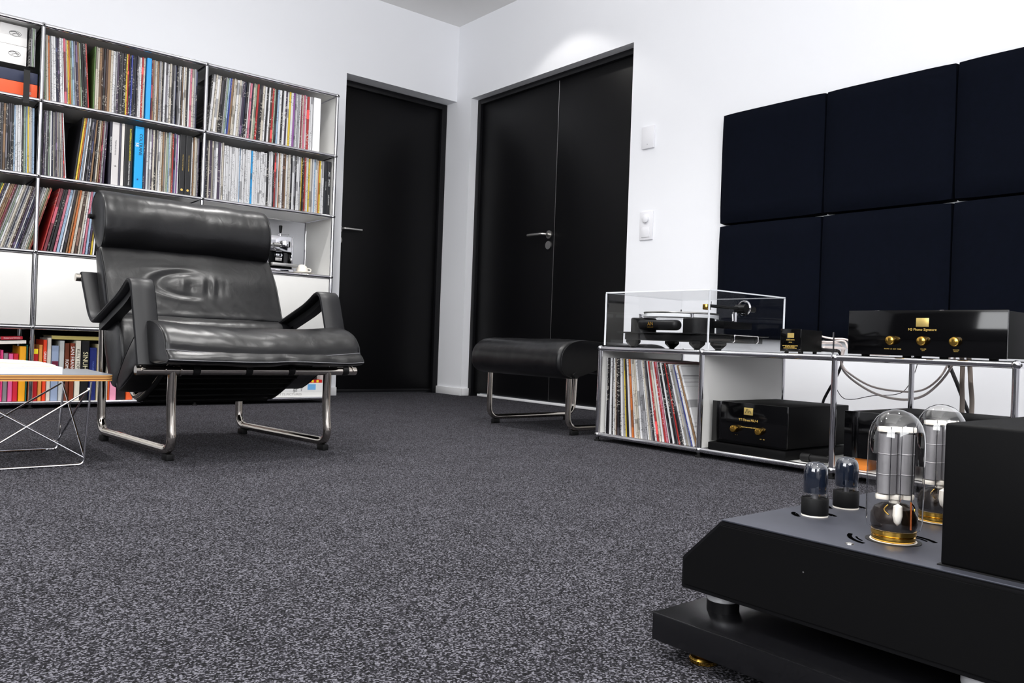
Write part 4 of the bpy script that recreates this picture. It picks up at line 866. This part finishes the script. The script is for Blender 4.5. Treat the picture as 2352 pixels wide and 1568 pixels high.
# ventilation slots cut as thin dark arcs
def slots(x_, y_, r, small):
    for a0, a1, rr_, th_ in ((95, 155, r, .0026), (-55, 5, r, .0026), (112, 140, r * .84, .0012), (-48, -20, r * .84, .0012)):
        b = NB(); pts = [Vector((x_ + 1.349, y_ + 3.668, 0)) + Vector((rr_ * math.cos(math.radians(a_ + 10)), rr_ * math.sin(math.radians(a_ + 10)), H + .0004)) for a_ in [a0 + (a1 - a0) * k / 10 for k in range(11)]]
        atube(b, pts, th_, 8, flat=(.0004, th_)); fin('vent_slot', b, MATS['slot_black'], AM)
# valves
def small_valve(x_, y_, lab):
    e = empty('small_valve', (x_, y_, .179), lab, 'valve', 'small smoked valves on the amplifier')
    lathe('socket_ring', CERAM, [(.0166, 0), (.0166, .0018), (.012, .0018)], (0, 0, 0), e, 36)
    lathe('base', RUBBER, [(.0163, .0018), (.0168, .003), (.0170, .0222), (.0162, .0238), (.0150, .0226), (.0150, .0215), (0, .0215)], (0, 0, 0), e, 36)
    lathe('smoked_bulb', SMOKE, [(0, .0295), (.0142, .0295), (.0148, .031), (.0150, .040), (.0150, .055), (.0142, .0612), (.0120, .0655), (.0085, .0680), (.0045, .0690), (0, .0692)], (0, 0, 0), e, 40, smooth=60)
    lathe('clear_neck', TUBEG, [(.0145, .0220), (.0149, .0300)], (0, 0, 0), e, 36)
    b = NB(); atube(b, [(0, 0, .0215), (0, 0, .0295)], .0035, 12); fin('stem', b, PLATE, e)
small_valve(-1.2170, -3.7755, 'left small smoked glass valve with black base on the amplifier'); small_valve(-1.1275, -3.7695, 'right small smoked glass valve with black base on the amplifier')
slots(-1.2170, -3.7755, .026, True); slots(-1.1275, -3.7695, .026, True)
def big_valve(x_, y_, lab):
    e = empty('power_valve', (x_, y_, .179), lab, 'valve', 'large clear power valves on the amplifier', rz=math.radians(-38))
    lathe('socket_ring', CERAM, [(.0248, 0), (.0248, .0012), (.0228, .0012), (.0228, 0)], (0, 0, 0), e, 48); lathe('socket_rim', KPRINT, [(.0295, 0), (.0295, .0008), (.0250, .0008), (.0250, 0)], (0, 0, 0), e, 48)
    lathe('gold_base', GOLD, [(.0220, .0005), (.0232, .0035), (.0232, .0065), (.0222, .0075), (.0238, .0085), (.0240, .0135), (.0225, .0145), (0, .0145)], (0, 0, 0), e, 48)
    lathe('glass_bulb', TUBEG, [(.0238, .0125), (.0285, .0160), (.0296, .024), (.0300, .060), (.0300, .112), (.0290, .122), (.0262, .1315), (.0215, .1395), (.0150, .1455), (.0075, .1488), (0, .1498)], (0, 0, 0), e, 56, smooth=70)
    lathe('reflection_dome', BROWN, [(0, .0145), (.023, .0145), (.0248, .020), (.0246, .030), (.021, .038), (.013, .0425), (0, .0435)], (0, 0, 0), e, 40)  # dark reflection in the lower glass, built as a brown dome
    b = NB()
    for s in (-1, 1): alathe(b, [(.0, .054), (.0098, .054), (.0098, .121), (0, .121)], (s * .0100, 0, 0), 28)
    for z_ in (.075, .098): 
        for s in (-1, 1): alathe(b, [(.0100, z_), (.0103, z_ + .0006), (.0100, z_ + .0012)], (s * .0100, 0, 0), 28)
    fin('anode', b, PLATE, e)
    for z_ in (.1235, .0475):
        b = NB()
        for xx in (-.0135, 0, .0135): alathe(b, [(0, z_), (.0080, z_), (.0082, z_ + .001), (.0082, z_ + .0045), (.0078, z_ + .0052), (0, z_ + .0052)], (xx, 0, 0), 24)
        fin('ceramic_spacer', b, CERAM, e)
    b = NB()
    for xx, yy in ((-.0125, -.0125), (.0125, -.0125), (0, -.0118), (-.0215, 0), (.0215, 0)): atube(b, [(xx, yy if abs(xx) < .02 else 0, .046), (xx, yy if abs(xx) < .02 else 0, .130)], .0006, 6)
    fin('support_wires', b, CHROME, e)
    b = NB(); atube(b, [(0, 0, .0425), (0, 0, .0475)], .006, 14); fin('stem', b, CERAM, e)
    lathe('ceramic_drop', CERAM, [(0, .0215), (.0035, .0255), (.0052, .033), (.0046, .0435), (0, .0465)], (-.0085, -.0245, 0), e, 20)
    b = NB(); atube(b, [(.006, -.0262, .018), (.0068, -.0235, .048)], .0011, 8); fin('filament_lead', b, COPPER, e)
    b = NB(); atube(b, catm([(-.016, -.018, .044), (-.020, -.017, .038), (-.016, -.019, .033)], 5), .0008, 6); atube(b, catm([(.010, -.016, .047), (.016, -.014, .040), (.014, -.016, .034)], 5), .0008, 6); fin('lead_wires', b, GOLD, e)
big_valve(-1.266, -3.901, 'front large clear glass power valve with gold base on the amplifier'); big_valve(-1.103, -3.881, 'rear large clear glass power valve partly behind the black transformer housing')
slots(-1.266, -3.901, .046, False); slots(-1.103, -3.881, .046, False)
b = NB(); abox(b, -1.330 + 1.349, -1.02 + 1.349, -4.235 + 3.668, -3.979 + 3.668, H, .323 - .0545, .0035, 3); fin('transformer_housing', b, BLKMT, AM)
b = NB(); abox(b, -1.332 + 1.349, -1.018 + 1.349, -4.237 + 3.668, -3.977 + 3.668, H, H + .0012); fin('gasket', b, RUBBER, AM)
